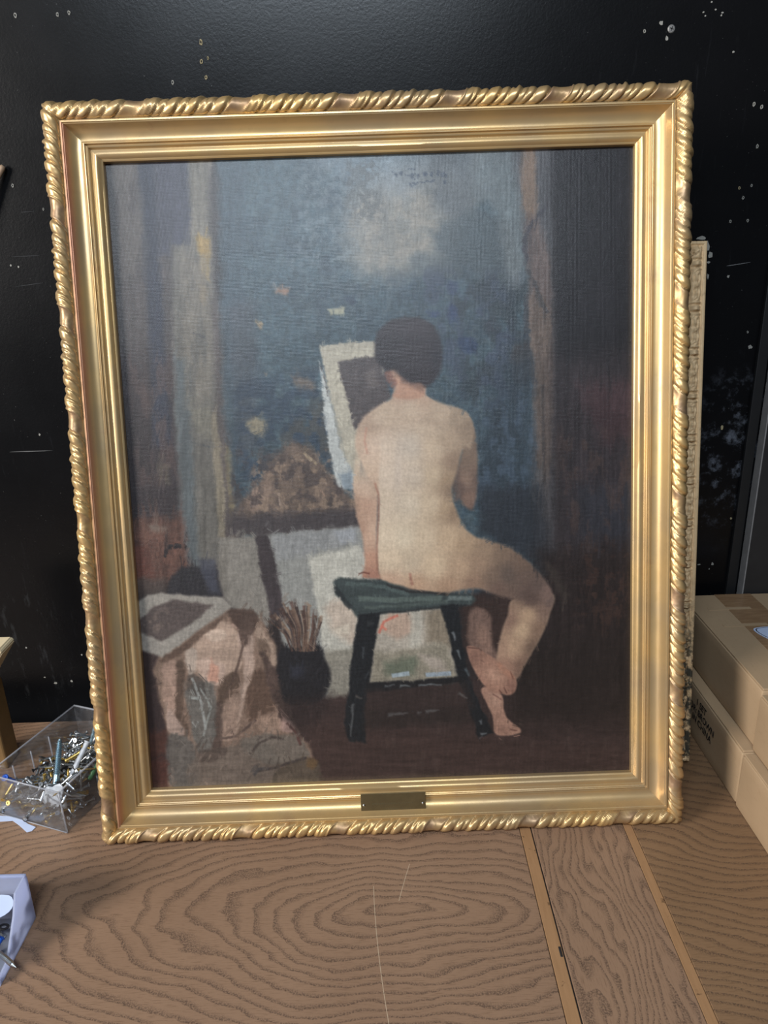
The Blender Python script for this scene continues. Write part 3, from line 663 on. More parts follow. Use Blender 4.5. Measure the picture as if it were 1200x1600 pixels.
for P, c, a_ in (([(300, 1000), (350, 970), (375, 1000), (372, 1050), (330, 1070), (300, 1040)], (149, 126, 110), .9), ([(320, 985), (350, 985), (350, 1000), (325, 1000)], (162, 141, 125), .8),
        ([(310, 1030), (350, 1040), (345, 1070), (320, 1062)], (158, 134, 120), .8), ([(330, 1035), (342, 1045), (338, 1066), (326, 1060)], (162, 110, 90), .6),
        ([(256, 1035), (276, 1040), (274, 1100), (258, 1110)], (138, 112, 98), .9), ([(276, 1040), (290, 1045), (286, 1110), (296, 1150), (276, 1140)], (96, 76, 64), .9),
        ([(262, 1110), (280, 1125), (290, 1150), (264, 1145)], (141, 120, 109), .8), ([(250, 1030), (300, 995), (350, 962), (330, 985), (270, 1030)], (100, 77, 65), .8),
        ([(288, 1020), (306, 1016), (306, 1050), (296, 1055)], (154, 138, 125), .9), ([(372, 985), (392, 965), (398, 1030), (378, 1110), (366, 1150), (380, 1050)], (157, 134, 120), .85),
        ([(355, 955), (390, 952), (404, 968), (386, 1010), (374, 985)], (84, 65, 57), .85), ([(400, 980), (425, 1005), (430, 1045), (410, 1030)], (138, 117, 102), .85), ([(404, 1000), (420, 1010), (418, 1040), (408, 1030)], (103, 81, 67), .7),
        ([(350, 1060), (372, 1050), (372, 1085), (350, 1110), (340, 1095)], (96, 76, 64), .9), ([(392, 1060), (412, 1050), (430, 1110), (420, 1120), (392, 1130), (384, 1110)], (101, 77, 64), .85),
        ([(408, 1020), (432, 1050), (450, 1100), (470, 1160), (448, 1140), (425, 1090)], (79, 62, 57), .8), ([(345, 1110), (372, 1085), (372, 1140), (350, 1160)], (133, 110, 96), .8),
        ([(330, 1110), (345, 1100), (348, 1160), (334, 1180)], (89, 72, 65), .85), ([(395, 1130), (430, 1112), (440, 1140), (420, 1150)], (141, 115, 99), .7), ([(444, 1120), (460, 1132), (456, 1146), (440, 1140)], (163, 131, 120), .8),
        ([(290, 1080), (330, 1065), (338, 1110), (332, 1170), (310, 1180), (296, 1120)], (114, 110, 104), .9), ([(296, 1056), (318, 1062), (322, 1085), (294, 1080)], (86, 79, 74), .7), ([(262, 1152), (300, 1160), (310, 1230), (268, 1228)], (103, 98, 93), .85),
        ([(310, 1180), (380, 1165), (420, 1160), (430, 1225), (300, 1228)], (122, 107, 96), .9), ([(380, 1155), (450, 1150), (485, 1180), (440, 1195), (390, 1180)], (120, 110, 100), .85), ([(310, 1175), (350, 1168), (345, 1185), (315, 1195)], (86, 71, 64), .6),
        ([(440, 1200), (490, 1185), (500, 1225), (430, 1228)], (91, 79, 67), .85), ([(482, 1186), (494, 1186), (494, 1198), (480, 1198)], (120, 90, 59), .8)):
    k_ = 1.12 if c[0] > 125 else .84
    poly(P, tuple(q_*k_ for q_ in c), 3, 4, True, a_, .14, 'h')
for (P, w, c) in (([(300, 1060), (315, 1100), (322, 1140)], 4, (141, 142, 138)), ([(312, 1075), (330, 1105), (318, 1150)], 3, (134, 136, 131)), ([(296, 1090), (312, 1092)], 5, (138, 141, 136)), ([(300, 1128), (306, 1136), (310, 1128)], 3, (141, 142, 139)),
        ([(390, 1178), (405, 1162), (425, 1152), (444, 1155)], 4, (70, 60, 56)), ([(400, 1206), (430, 1200), (460, 1190), (480, 1184)], 4, (62, 54, 52)), ([(396, 1212), (404, 1202), (420, 1200)], 5, (70, 66, 66)), ([(346, 1155), (370, 1150), (400, 1125)], 4, (84, 68, 62)),
        ([(374, 985), (380, 1010), (366, 1060), (352, 1090)], 4, (84, 66, 58)), ([(448, 1130), (458, 1140), (470, 1165)], 4, (83, 55, 50)), ([(260, 1050), (272, 1080), (270, 1110)], 4, (157, 128, 112)), ([(362, 975), (370, 982)], 4, (166, 136, 120))):
    stroke(P, w, c, .85)
poly([(206, 946), (232, 930), (254, 927), (348, 934), (364, 948), (310, 985), (252, 1028), (214, 1014)], (142, 135, 126), 3, 2, tex=.06, kind='g')
poly([(212, 972), (240, 950), (272, 936), (332, 946), (300, 975), (252, 1002), (214, 986)], (83, 72, 69), 3, 3, tex=.12, kind='g'); mott([(214, 975), (260, 950), (300, 960), (250, 990)], (114, 98, 90), .56, .1, 9, 1, 6, .7, 20)
# -- jar of brushes
poly([(436, 1022), (450, 1012), (500, 1010), (506, 1026), (515, 1045), (515, 1072), (500, 1095), (470, 1102), (444, 1095), (436, 1060)], (34, 33, 36), 3.5, 2, True, tex=.12, kind='g'); poly([(455, 1040), (475, 1040), (472, 1060), (455, 1058)], (52, 54, 66), 6, 4, a=.6)
poly([(436, 1090), (520, 1085), (500, 1130), (450, 1140)], (44, 36, 36), 10, 5, a=.6)
bc = [(92, 68, 56), (74, 56, 50), (112, 90, 76), (58, 46, 44), (136, 112, 94), (68, 54, 52), (100, 76, 68)]
for k in range(34):
    t = k/33; tipx = 420+86*t+rp.uniform(-4, 4); tipy = 968-24*math.sin(t*math.pi)+rp.uniform(-8, 10)
    stroke([(458+30*t+rp.uniform(-4, 4), 1018), ((tipx+470+20*t)/2, (tipy+1010)/2), (tipx, tipy)], 2.5, bc[k % 7], .85, 1.0, 1.0, w2=5.0 if k % 3 else 3.0)
# -- seated figure
FLESH = np.array([
 (600,650,176,156,136),(640,640,178,158,138),(690,645,170,150,130),(718,652,146,128,110),(730,668,132,114,98),(575,665,160,138,120),(600,700,188,170,152),(640,700,176,162,147),(680,700,180,160,138),(700,690,158,138,118),(709,722,134,113,96),
 (610,745,190,172,154),(645,745,182,166,149),(680,745,182,162,138),(697,750,146,124,102),(706,765,126,106,90),(600,790,188,170,150),(640,790,190,174,154),(675,790,186,166,142),(697,795,158,136,112),(709,800,134,112,93),
 (602,840,190,172,150),(632,840,190,174,152),(665,840,188,168,144),(700,840,178,154,128),(725,850,158,134,110),(610,880,192,172,148),(642,880,178,160,138),(680,885,186,164,138),(720,890,166,140,116),(750,882,142,118,99),(760,860,138,116,97),
 (610,908,178,148,126),(650,916,170,140,116),(700,918,154,126,104),(740,910,132,107,90),(780,865,114,95,81),(793,898,90,77,70),(770,900,108,90,78),(780,920,100,81,72),(820,900,94,78,70),(840,915,90,75,69),(855,925,110,90,82),(830,932,82,67,61),(815,880,102,84,73),
 (638,610,160,128,110),(655,612,168,142,122),(565,690,180,156,136),(585,700,186,164,146)], float)
def flesh(mask, pts, power=3.4):
    """blend the sampled flesh tones smoothly over a shape"""
    r, c = np.where(mask > .003); x = PX[r, c]; y = PY[r, c]; num = np.zeros((len(x), 3)); den = np.zeros(len(x))
    for (sx, sy, cr, cg, cb) in pts:
        w = 1/(((x-sx)**2+(y-sy)**2+60)**(power/2)); num += w[:, None]*np.array((cr, cg, cb)); den += w
    col = num/den[:, None]*(1+(GRAIN[r, c]-.5)*.035+(STR_H[r, c]-.5)*.05+(STR_V[r, c]-.5)*.03)[:, None]
    mm = mask[r, c][:, None]; COL[r, c] = COL[r, c]*(1-mm)+col*mm
leg2 = [(738, 950), (766, 962), (770, 1005), (782, 1035), (760, 1030), (736, 1012), (730, 985)]
poly([(740, 930), (830, 935), (800, 1000), (770, 1040), (726, 1010), (722, 950)], (56, 42, 38), 8, 3, a=.9)
poly(leg2, (109, 85, 75), 4, 2, True, tex=.06, kind='g'); poly([(746, 980), (762, 985), (766, 1018), (748, 1010)], (140, 108, 93), 6, 3, True, .8)
shin = [(804, 936), (862, 928), (858, 962), (842, 1000), (822, 1034), (804, 1062), (784, 1050), (777, 1034), (782, 996), (794, 962)]
foot2 = [(752, 1078), (766, 1074), (784, 1088), (787, 1108), (796, 1126), (812, 1138), (810, 1147), (776, 1148), (770, 1122), (760, 1098)]
foot1 = [(729, 1012), (744, 1012), (768, 1026), (790, 1044), (806, 1062), (806, 1078), (797, 1086), (780, 1084), (766, 1080), (748, 1060), (736, 1036)]
mS = full(shin, 3.5); lay((slice(None),)*2, mS, (159, 131, 108), .05, 'g')
flesh(mS, [(815,985,172,146,120),(800,1010,168,140,116),(826,960,160,134,110),(842,985,120,97,82),(850,955,112,91,80),(835,1010,104,84,72),(815,1045,112,88,76),(790,1045,142,110,94),(786,1010,146,118,100),(796,970,122,97,84),(830,938,84,68,62),(860,940,96,80,74)])
mF = full(foot2, 2, 1); lay((slice(None),)*2, mF, (156, 117, 99), .05, 'g'); glow(775, 1095, 12, 14, (171, 133, 113), .8, mF); glow(785, 1140, 14, 6, (138, 101, 86), .7, mF); stroke([(770, 1085), (784, 1094)], 2, (102, 69, 60), .7); stroke([(796, 1140), (808, 1142)], 2, (95, 62, 54), .8)
mF = full(foot1, 2, 1); lay((slice(None),)*2, mF, (150, 110, 92), .05, 'g'); glow(772, 1055, 18, 12, (177, 135, 113), .85, mF, .5); glow(740, 1026, 14, 12, (127, 92, 79), .7, mF); glow(800, 1072, 8, 12, (119, 83, 72), .7, mF)
stroke([(730, 1012), (748, 1014), (752, 1017)], 2, (81, 55, 49), .8); stroke([(788, 1074), (792, 1084)], 2, (93, 61, 53), .9); stroke([(780, 1078), (784, 1084)], 2, (93, 61, 53), .8); stroke([(797, 1050), (802, 1062)], 2, (93, 64, 54), .6)
armR = [(716, 640), (732, 648), (742, 672), (746, 710), (746, 756), (744, 780), (738, 796), (726, 792), (717, 770), (714, 740), (722, 700), (706, 670)]
torso = [(617, 598), (622, 590), (655, 596), (664, 616), (690, 630), (716, 637), (732, 648), (740, 672), (735, 700), (724, 700), (713, 740), (706, 764), (711, 790), (724, 820), (742, 838), (770, 846), (800, 858), (828, 880), (850, 904), (862, 924),
         (856, 938), (828, 938), (800, 936), (770, 928), (742, 920), (700, 926), (672, 926), (640, 921), (604, 914), (592, 898), (588, 860), (592, 800), (590, 770), (574, 745), (556, 700), (557, 676), (568, 652), (592, 634), (612, 622)]
mA = full(armR, 3.5, 1)
flesh(mA, [(728,660,140,120,104),(735,700,122,104,90),(732,750,128,106,92),(730,780,120,97,85),(743,750,92,77,70),(742,700,104,88,78),(718,765,94,77,70),(737,795,104,84,76),(724,720,112,94,82)])
poly([(704, 690), (718, 690), (716, 730), (722, 780), (712, 785), (704, 755)], (92, 76, 69), 5, 2, a=.9)
mT = full(torso, 3.5, 1); flesh(mT, FLESH)
glow(622, 735, 7, 45, (172, 158, 146), .5, mT); glow(668, 672, 26, 8, (190, 170, 148), .5, mT, .2); glow(590, 655, 12, 8, (186, 166, 146), .5, mT)
stroke([(641, 896), (642, 906), (644, 914)], 4, (143, 98, 85), .7, 2.0); stroke([(600, 914), (622, 920), (640, 921), (668, 926)], 3, (153, 100, 83), .6, 2)
armL = [(568, 652), (584, 640), (594, 690), (592, 740), (591, 775), (590, 800), (588, 850), (590, 890), (594, 904), (570, 904), (566, 898), (570, 880), (566, 840), (557, 806), (552, 770), (554, 720), (557, 680)]
mL = full(armL, 3.0, 1)*sstep(PY, 665, 770)
flesh(mL, [(565,690,182,158,138),(562,740,186,162,140),(570,790,172,140,120),(575,840,172,142,122),(580,880,166,128,108),(585,760,174,150,130),(556,790,150,124,106),(562,830,152,122,104),(586,830,178,150,130),(580,900,150,110,94),(572,765,184,158,138)])
stroke([(586, 756), (592, 775), (592, 800), (589, 850), (589, 895)], 3, (145, 105, 88), .75, 1.6); stroke([(560, 898), (568, 895), (578, 897)], 2.5, (93, 57, 48), .8); stroke([(572, 668), (570, 690), (574, 710)], 2.5, (171, 121, 104), .6, 2)
# neck, ear, hair
poly([(604, 582), (618, 572), (632, 590), (660, 594), (664, 616), (640, 624), (614, 620), (622, 604)], (163, 128, 108), 3, 1.5, True, tex=.05, kind='g'); poly([(602, 580), (612, 582), (620, 598), (614, 606), (604, 594)], (127, 90, 79), 3, 1.5, True, .9)
hair = [(584, 552), (586, 528), (598, 508), (618, 498), (644, 495), (668, 502), (684, 520), (691, 548), (689, 574), (680, 594), (664, 606), (656, 600), (638, 599), (628, 592), (618, 580), (604, 580), (594, 572)]
mH = full(hair, 4, 2.5); lay((slice(None),)*2, mH, (48, 43, 46), .14, 'h'); glow(640, 512, 40, 14, (67, 60, 64), .5, mH); glow(610, 570, 16, 16, (38, 35, 38), .7, mH); glow(682, 560, 10, 30, (43, 43, 50), .5, mH)
poly([(625, 590), (640, 597), (656, 598), (664, 604), (660, 612), (640, 604), (626, 600)], (102, 79, 70), 4, 2, a=.6)
# -- stool
poly([(521, 908), (528, 902), (560, 905), (596, 906), (640, 920), (690, 928), (738, 928), (744, 938), (736, 946), (690, 950), (620, 957), (580, 962), (558, 966), (546, 950), (524, 930)], (58, 66, 66), 3, 1.5, tex=.14, kind='h')
for (P, w, c) in (([(540, 912), (590, 915), (640, 930)], 6, (78, 90, 88)), ([(560, 936), (620, 938), (690, 936)], 8, (92, 104, 98)), ([(570, 950), (640, 946), (700, 940)], 5, (78, 88, 84)), ([(700, 935), (738, 935)], 7, (104, 114, 112)), ([(522, 918), (548, 952)], 8, (38, 42, 44)), ([(560, 962), (640, 954), (730, 946)], 3, (36, 38, 40)), ([(604, 914), (640, 924), (700, 930)], 3, (40, 36, 36))):
    stroke(P, w, c, .8, 2, 2)
poly([(560, 962), (594, 958), (588, 1000), (578, 1060), (572, 1100), (572, 1160), (545, 1160), (536, 1130), (546, 1070), (552, 1010)], (30, 32, 35), 2.5, 3, tex=.18, kind='g')
poly([(688, 946), (716, 944), (722, 1000), (734, 1060), (752, 1108), (772, 1146), (748, 1152), (726, 1090), (710, 1040), (702, 996)], (30, 32, 35), 2.5, 3, tex=.18, kind='g')
poly([(572, 1066), (640, 1064), (722, 1056), (724, 1066), (640, 1076), (572, 1084)], (32, 32, 34), 2.5, 2); poly([(572, 1110), (640, 1106), (730, 1100), (740, 1130), (640, 1134), (572, 1140)], (46, 38, 36), 8, 4, a=.9)
poly([(572, 1080), (730, 1066), (740, 1104), (572, 1112)], (52, 42, 40), 8, 4, a=.6)
for (P, w, c) in (([(600, 1072), (614, 1071)], 3, (130, 136, 138)), ([(625, 1073), (640, 1072)], 4, (150, 158, 160)), ([(655, 1072), (690, 1070)], 4, (142, 150, 154)), ([(608, 1117), (636, 1113)], 5, (110, 108, 108)), ([(652, 1114), (658, 1113)], 4, (112, 110, 110)), ([(665, 1113), (686, 1109)], 4, (116, 114, 114)),
        ([(708, 988), (712, 1000)], 6, (150, 156, 160)), ([(716, 1016), (720, 1030)], 5, (140, 148, 152)), ([(728, 1044), (734, 1056)], 6, (100, 114, 120)), ([(750, 1126), (752, 1132)], 5, (130, 138, 142)), ([(752, 1146), (762, 1145)], 4, (150, 156, 160)), ([(716, 1084), (728, 1090)], 4, (120, 116, 112)),
        ([(568, 1010), (566, 1030)], 5, (84, 90, 94)), ([(552, 1100), (548, 1150)], 5, (110, 112, 112)), ([(556, 1088), (566, 1092)], 4, (112, 104, 96)), ([(574, 975), (584, 975)], 8, (62, 64, 66)), ([(570, 1060), (576, 1050)], 4, (70, 76, 80))):
    stroke(P, w*.8, tuple(q_*.82 for q_ in c), .75, 2.0, 3.0, w2=w*.35)
# -- loose brushwork: edges dragged by short bristle marks, stronger away from the figure
figure = np.clip(mT+mA+mL+mS+mH, 0, 1)
amp = (.5-.3*figure)*(.55+.45*(1-sstep(PY, 880, 960)))
inside = sstep(PX, 230, 300)
for (sx_, sy_, k_, sd_) in ((9, 4, 2.2, 301), (4, 11, 2.0, 311), (3, 3, .9, 321)):
    jx = (fbm(PX/sx_, PY/sy_, sd_, 2)-.5)*2*k_*amp; jy = (fbm(PX/sy_, PY/sx_, sd_+5, 2)-.5)*2*k_*amp
    ii, jj = np.indices(PX.shape)
    COL = COL[np.clip(np.rint(ii+jy).astype(int), 0, NZ-1), np.clip(np.rint(jj+jx).astype(int), 0, NX-1)]
gr = COL.mean(-1, keepdims=True); COL = gr+(COL-gr)*(.88+.12*figure[..., None]); COL *= 1+.05*figure[..., None]
# thousands of short visible brush marks, each picking up the colour under it
rb = np.random.RandomState(5); midc = NX//2
def dab(x, y, ln, w, ang, lum, a_):
    global COL
    r0 = int(np.searchsorted(PY[:, midc], y)); r0 = min(max(r0, 0), NZ-1); c0 = int(np.searchsorted(PX[r0], x)); c0 = min(max(c0, 0), NX-1)
    q = int(ln*.62)+3; sl = (slice(max(0, r0-q), r0+q+1), slice(max(0, c0-q), c0+q+1))
    dx = PX[sl]-x; dy = PY[sl]-y; u = dx*math.cos(ang)+dy*math.sin(ang); v = -dx*math.sin(ang)+dy*math.cos(ang)+.02*u*u/max(w, 1)*lum*6
    m_ = (1-sstep(np.abs(u)/(ln/2), .65, 1.0))*(1-sstep(np.abs(v)/(w/2), .45, 1.0))
    m_ = m_*(.55+.45*np.sin(v*2.4+x))*a_
    c = COL[r0, c0]*(1+lum); COL[sl] = COL[sl]*(1-m_[..., None])+c*m_[..., None]
for k in range(9000):
    x = rb.uniform(165, 990); y = rb.uniform(235, 1230); r0 = min(max(int(np.searchsorted(PY[:, midc], y)), 0), NZ-1); c0 = min(max(int(np.searchsorted(PX[r0], x)), 0), NX-1)
    f_ = figure[r0, c0]
    if f_ > .4: dab(x, y, rb.uniform(8, 16), rb.uniform(3, 6), rb.uniform(0, 3.14), rb.normal(0, .022), .5); continue
    if f_ > .02 or (x < 372 and 885 < y < 1034): continue
    if 240 < x < 500 and y > 940: dab(x, y, rb.uniform(8, 24), rb.uniform(3, 6), rb.normal(1.75, .5), rb.normal(0, .10), .85)
    elif 520 < x < 800 and y > 880: dab(x, y, rb.uniform(6, 12), rb.uniform(2, 4), rb.normal(1.4, .6), rb.normal(0, .07), .6)
    elif y > 1090: dab(x, y, rb.uniform(12, 30), rb.uniform(3, 6), rb.normal(0, .4), rb.normal(0, .06), .7)
    elif x < 345 or x > 815: dab(x, y, rb.uniform(14, 36), rb.uniform(3, 6), rb.normal(1.6, .18), rb.normal(0, .07), .8)
    else: dab(x, y, rb.uniform(8, 20), rb.uniform(3, 7), rb.uniform(0, 3.14), rb.normal(0, .065), .8)
# bristle ridges of light and dark paint
br = (fbm(PX/2.2+PY/30, PY/14, 331, 2)-.5)*.16+(fbm(PX/12, PY/2.2+PX/40, 341, 2)-.5)*.12
COL *= (1+br*(1-.65*figure))[..., None]
# -- overall brush and canvas variation
COL *= (1+(BIG-.5)*.10+(GRAIN-.5)*.06+(fbm(PX/1.6, PY/1.6, 88, 1)-.5)*.07)[..., None]
ALB = np.clip(lin(np.clip(COL, 0, 255))*PAINT_GAIN, .004, .92)
V = np.stack([GX, np.full_like(GX, .0245), GZ], -1).reshape(-1, 3)
i, j = np.meshgrid(np.arange(NZ-1), np.arange(NX-1), indexing='ij'); q = (i*NX+j).ravel()
Fq = np.stack([q, q+NX, q+NX+1, q+1], 1)
me = bpy.data.meshes.new('canvas'); me.vertices.add(len(V)); me.vertices.foreach_set('co', V.astype(np.float32).ravel())
me.loops.add(Fq.size); me.loops.foreach_set('vertex_index', Fq.astype(np.int32).ravel()); me.polygons.add(len(Fq)); me.polygons.foreach_set('loop_start', (np.arange(len(Fq))*4).astype(np.int32))
me.update(calc_edges=True)
at = me.color_attributes.new('paint', 'FLOAT_COLOR', 'POINT'); at.data.foreach_set('color', np.concatenate([ALB.reshape(-1, 3), np.ones((len(V), 1))], 1).astype(np.float32).ravel())
def mat_canvas():
    s = NT('oil_paint_on_canvas'); a_ = s.node('ShaderNodeAttribute', attribute_name='paint'); v = s.coord(); x, y, z = s.sep(v)
    wx = s.math('SINE', s.math('MULTIPLY', s.math('ADD', x, s.math('MULTIPLY', s.noise(v, 40, 2), .0012)), 3600.0)); wz = s.math('SINE', s.math('MULTIPLY', s.math('ADD', z, s.math('MULTIPLY', s.noise(v, 44, 2), .0012)), 3600.0))
    weave = s.math('ADD', wx, wz); imp = s.noise(v, 95, 6, .68, .6)
    h = s.math('ADD', s.math('MULTIPLY', weave, .08), s.math('MULTIPLY', imp, 1.0)); h = s.math('ADD', h, s.math('MULTIPLY', s.noise(v, 520, 2, .6), .05))
    return s.set(color=a_.outputs['Color'], rough=CANVAS_ROUGH, spec=CANVAS_SPEC, normal=s.bump(h, .38, .0009))
me.materials.append(mat_canvas()); me.polygons.foreach_set('use_smooth', np.ones(len(Fq), bool))
cv = bpy.data.objects.new('canvas', me); C.objects.link(cv); cv.parent = pic
cv['label'] = 'dark oil painting of a nude on a black stool'
#P>>

# ================================================================ second frame behind
SW, SH = .60, .767
f2 = empty('old_frame', (.155, .119, .0120), (-LEAN, .016, 0))
tag(f2, 'narrow carved tan frame with flaking lower end, half hidden behind the gilt frame', 'picture frame')
def relief(t, v):
    u = np.mod(t, 1.0); h = np.zeros_like(u)
    def bump(cu, cv, su, sv, A, p=2): return A*np.exp(-np.abs((np.mod(u-cu+.5, 1)-.5)/su)**p-np.abs((v-cv)/sv)**p)
    h = h+bump(.0, .5, .035, .12, 1.0)+bump(.0, .5, .075, .30, .5, 4)-bump(.0, .5, .055, .2, .5)
    for sgn in (-1, 1):
        h = h+bump(.16*sgn, .5, .085, .10, .9)+bump(.15*sgn, .22, .09, .10, .6)+bump(.15*sgn, .78, .09, .10, .6)
        h = h+bump(.30*sgn, .5, .05, .24, .8)-bump(.30*sgn, .5, .025, .10, .7)+bump(.37*sgn, .5, .014, .42, .5, 4)
    h = h+bump(.5, .5, .075, .30, .9)+.25*np.sin(u*60)*bump(.5, .5, .07, .3, 1)-bump(.43, .5, .012, .4, .6)-bump(.57, .5, .012, .4, .6)
    return h
def rail2(side):
    horiz = side in ('top', 'bottom'); L = SW if horiz else SH
    P = resample([(.0, -.030), (.0, .0), (.0035, .0006), (.0042, .0), (.008, .0035), (.014, .0055), (.020, .0045), (.025, .000), (.030, -.004), (.046, -.010), (.050, -.016), (.050, -.026)], 70)
    nl = 700; n = len(P); a = np.linspace(0, 1, nl)[:, None]; s = P[:, 0][None, :]; A = s+a*(L-2*s); S = s+0*A; Hh = P[:, 1][None, :]+0*A
    front = P[:, 1] > -.0005
    v = np.clip((S-.0046)/(.0205), 0, 1)
    win = (S > .0044)*(S < .0262)*front[None, :]*sstep(v, 0, .06)*(1-sstep(v, .94, 1))
    Hh = Hh+relief(A/.0615, v)*.0075*win-.0045*win+(fbm(A*300, v*9, 8, 3)-.5)*.0009*(S > .004)*front[None, :]
    if side == 'top': X, Z = -SW/2+A, SH-S
    elif side == 'bottom': X, Z = SW/2-A, S
    elif side == 'left': X, Z = -SW/2+S, A
    else: X, Z = SW/2-S, SH-A
    V = np.stack([X, -Hh, Z], -1).reshape(-1, 3)
    i, j = np.meshgrid(np.arange(nl-1), np.arange(n-1), indexing='ij'); q = (i*n+j).ravel()
    mesh_obj('frame_rail', V.tolist(), np.stack([q, q+1, q+n+1, q+n], 1).tolist(), PLASTERF, f2, True)
for sd in ('top', 'left', 'bottom', 'right'): rail2(sd)
bm_obj('backing_board', box_bm(-SW/2+.03, SW/2-.03, .018, .024, .03, SH-.03), RAWW, f2)

# ================================================================ cartons on the right
def carton(name, x0, x1, y0, y1, z0, z1, label, seed=0, joint=0.0):
    e = empty(name, ((x0+x1)/2, (y0+y1)/2, z0)); tag(e, label, 'box', 'cartons stacked on the table')
    hx, hy, hz = (x1-x0)/2, (y1-y0)/2, z1-z0
    bm = box_bm(-hx, hx, -hy, hy, 0, hz-.003, .003, 3)
    bmesh.ops.subdivide_edges(bm, edges=[ed for ed in bm.edges if ed.calc_length() > .03], cuts=5, use_grid_fill=True)
    for v in bm.verts:
        nv = mnoise.noise(v.co*9+Vector((seed*7, 0, 0)))
        v.co += Vector((nv*.0010, 0, nv*.0010 if v.co.z > .01 else 0))
    bm_obj('carton_body', bm, CARD, e, True).data.set_sharp_from_angle(angle=RAD(25))
    for sgn in (-1, 1):
        fl = box_bm(-hx+.0015 if sgn < 0 else joint+.0008, joint-.0008 if sgn < 0 else hx-.0015, -hy+.001, hy-.001, hz-.0034, hz, .001)
        bm_obj('top_flap', fl, CARD, e)
    return e
LX, UX = .487, .505
c1 = carton('carton', LX, LX+.33, .036, .331, 0, .088, 'lower brown carton printed MADE IN CHINA, beside the old tan frame', 1)
c2 = carton('carton', UX, UX+.33, .044, .331, .089, .182, 'upper brown carton at the back with taped top and white label', 2, -.077)
c3 = carton('carton', LX-.001, LX+.33, -.215, .033, 0, .087, 'lower brown carton at the front, at right edge of the table', 3)
c4 = carton('carton', UX-.004, UX+.33, -.205, .041, .088, .176, 'upper brown carton at the front, topmost at the right edge', 4, -.075)
# packing tape along the flap joint of the upper back carton
ccx = UX+.165; z2 = .182
def tape_on(e, x0, x1, y0, y1, z):
    ox, oy, oz = e.location
    return bm_obj('packing_tape', box_bm(x0-ox, x1-ox, y0-oy, y1-oy, z-oz-.0002, z-oz+.0004), TAPE, e)
tape_on(c2, .562, .624, .046, .330, z2)
for yy in (.278, .222):        # old paper strip creases across the tape
    bm_obj('paper_crease', box_bm(.530-c2.location.x, .600-c2.location.x, yy-.004-c2.location.y, yy+.004-c2.location.y, .0928, .0936), CARD, c2)
# white cut-out label lying on the carton
def blob(pts, z0, z1, n_sub=6):
    P = [Vector(p) for p in pts]; out = []; n = len(P)
    for i in range(n):
        a, b, c, d = P[i-1], P[i], P[(i+1) % n], P[(i+2) % n]
        for k in range(n_sub):
            t = k/n_sub; out.append(.5*((2*b)+(c-a)*t+(2*a-5*b+4*c-d)*t*t+(3*b-a-3*c+d)*t**3))
    m_ = len(out); vs_ = [(p.x, p.y, z0) for p in out]+[(p.x, p.y, z1) for p in out]
    fs = [tuple(range(m_))[::-1], tuple(range(m_, 2*m_))]+[(k, (k+1) % m_, m_+(k+1) % m_, m_+k) for k in range(m_)]
    return vs_, fs
lab = empty('paper_label', (.606, .186, z2+.0008)); tag(lab, 'white rounded paper cut-out with black outline lying on the upper carton', 'label')
pts = [(-.036, .020), (-.020, .026), (.015, .027), (.045, .020), (.050, -.010), (.030, -.034), (.0, -.034), (-.022, -.018), (-.034, .002)]
vs_, fs = blob(pts, 0, .0004); mesh_obj('sheet', vs_, fs, PAPER, lab)
vs_, fs = blob([(a*.93, b*.93) for a, b in pts], .0004, .0005); ol = mesh_obj('outline', vs_, fs, INK, lab)
vs_, fs = blob([(a*.89, b*.89) for a, b in pts], .0005, .0006); mesh_obj('inner_sheet', vs_, fs, PAPER, lab)
# shipping print on the lower carton
def text(body, size, loc, rot, mat, parent, sx=1.0):
    cu = bpy.data.curves.new('print_tmp', 'FONT'); cu.body = body; cu.size = size; cu.extrude = .0001; cu.align_x = 'LEFT'; cu.offset = size*.012
    o = bpy.data.objects.new('print_tmp', cu); C.objects.link(o); bpy.context.view_layer.update()
    me = bpy.data.meshes.new_from_object(o.evaluated_get(bpy.context.evaluated_depsgraph_get())); bpy.data.objects.remove(o)
    me.materials.clear(); me.materials.append(mat)
    t = bpy.data.objects.new('printed_text', me); C.objects.link(t); t.parent = parent; t.location = loc; t.rotation_euler = rot; t.scale = (sx, 1, 1); return t
for body, y, z in (('1 SET', .186, .0645), ('COLOR: BROWN', .238, .0490), ('MADE IN CHINA', .240, .0335)):
    text(body, .0155, (LX-.0012-c1.location.x, y-c1.location.y, z), (RAD(90), 0, RAD(-90)), INK, c1)

# ================================================================ left: post, offcut, stick
post = empty('wooden_post', (-.635, .180, 0)); tag(post, 'dark varnished wooden post at the left edge behind the clear tray', 'post')
bm_obj('shaft', box_bm(-.035, .026, -.02, .02, 0, .146, .003), OLDWOOD, post)
bm_obj('collar', box_bm(-.034, .0245, -.021, .021, .146, .156, .003), OLDWOOD, post)
off = empty('pine_offcut', (-.622, .180, .156)); tag(off, 'pale raw pine offcut with slanted side, resting on the dark post', 'wood offcut')
bm = bmesh.new()
pr = [(-.045, 0), (.010, 0), (.046, .052), (.042, .058), (-.045, .058)]
a = [bm.verts.new((x, -.022, z)) for x, z in pr]; b = [bm.verts.new((x, .022, z)) for x, z in pr]
bm.faces.new(a); bm.faces.new(b[::-1])
for k in range(len(pr)): bm.faces.new((a[k], b[k], b[(k+1) % 5], a[(k+1) % 5]))
bmesh.ops.bevel(bm, geom=list(bm.edges), offset=.002, segments=2, affect='EDGES')
bm_obj('block', bm, PINE, off)
bm = bmesh.new(); q = bmesh.ops.create_cube(bm, size=1)
for v in q['verts']: v.co = Vector((-.005+v.co.x*.02, -.0222+v.co.y*.0004, .052+v.co.z*.0012+v.co.x*.003))
bm_obj('saw_mark', bm, OLDWOOD, off)
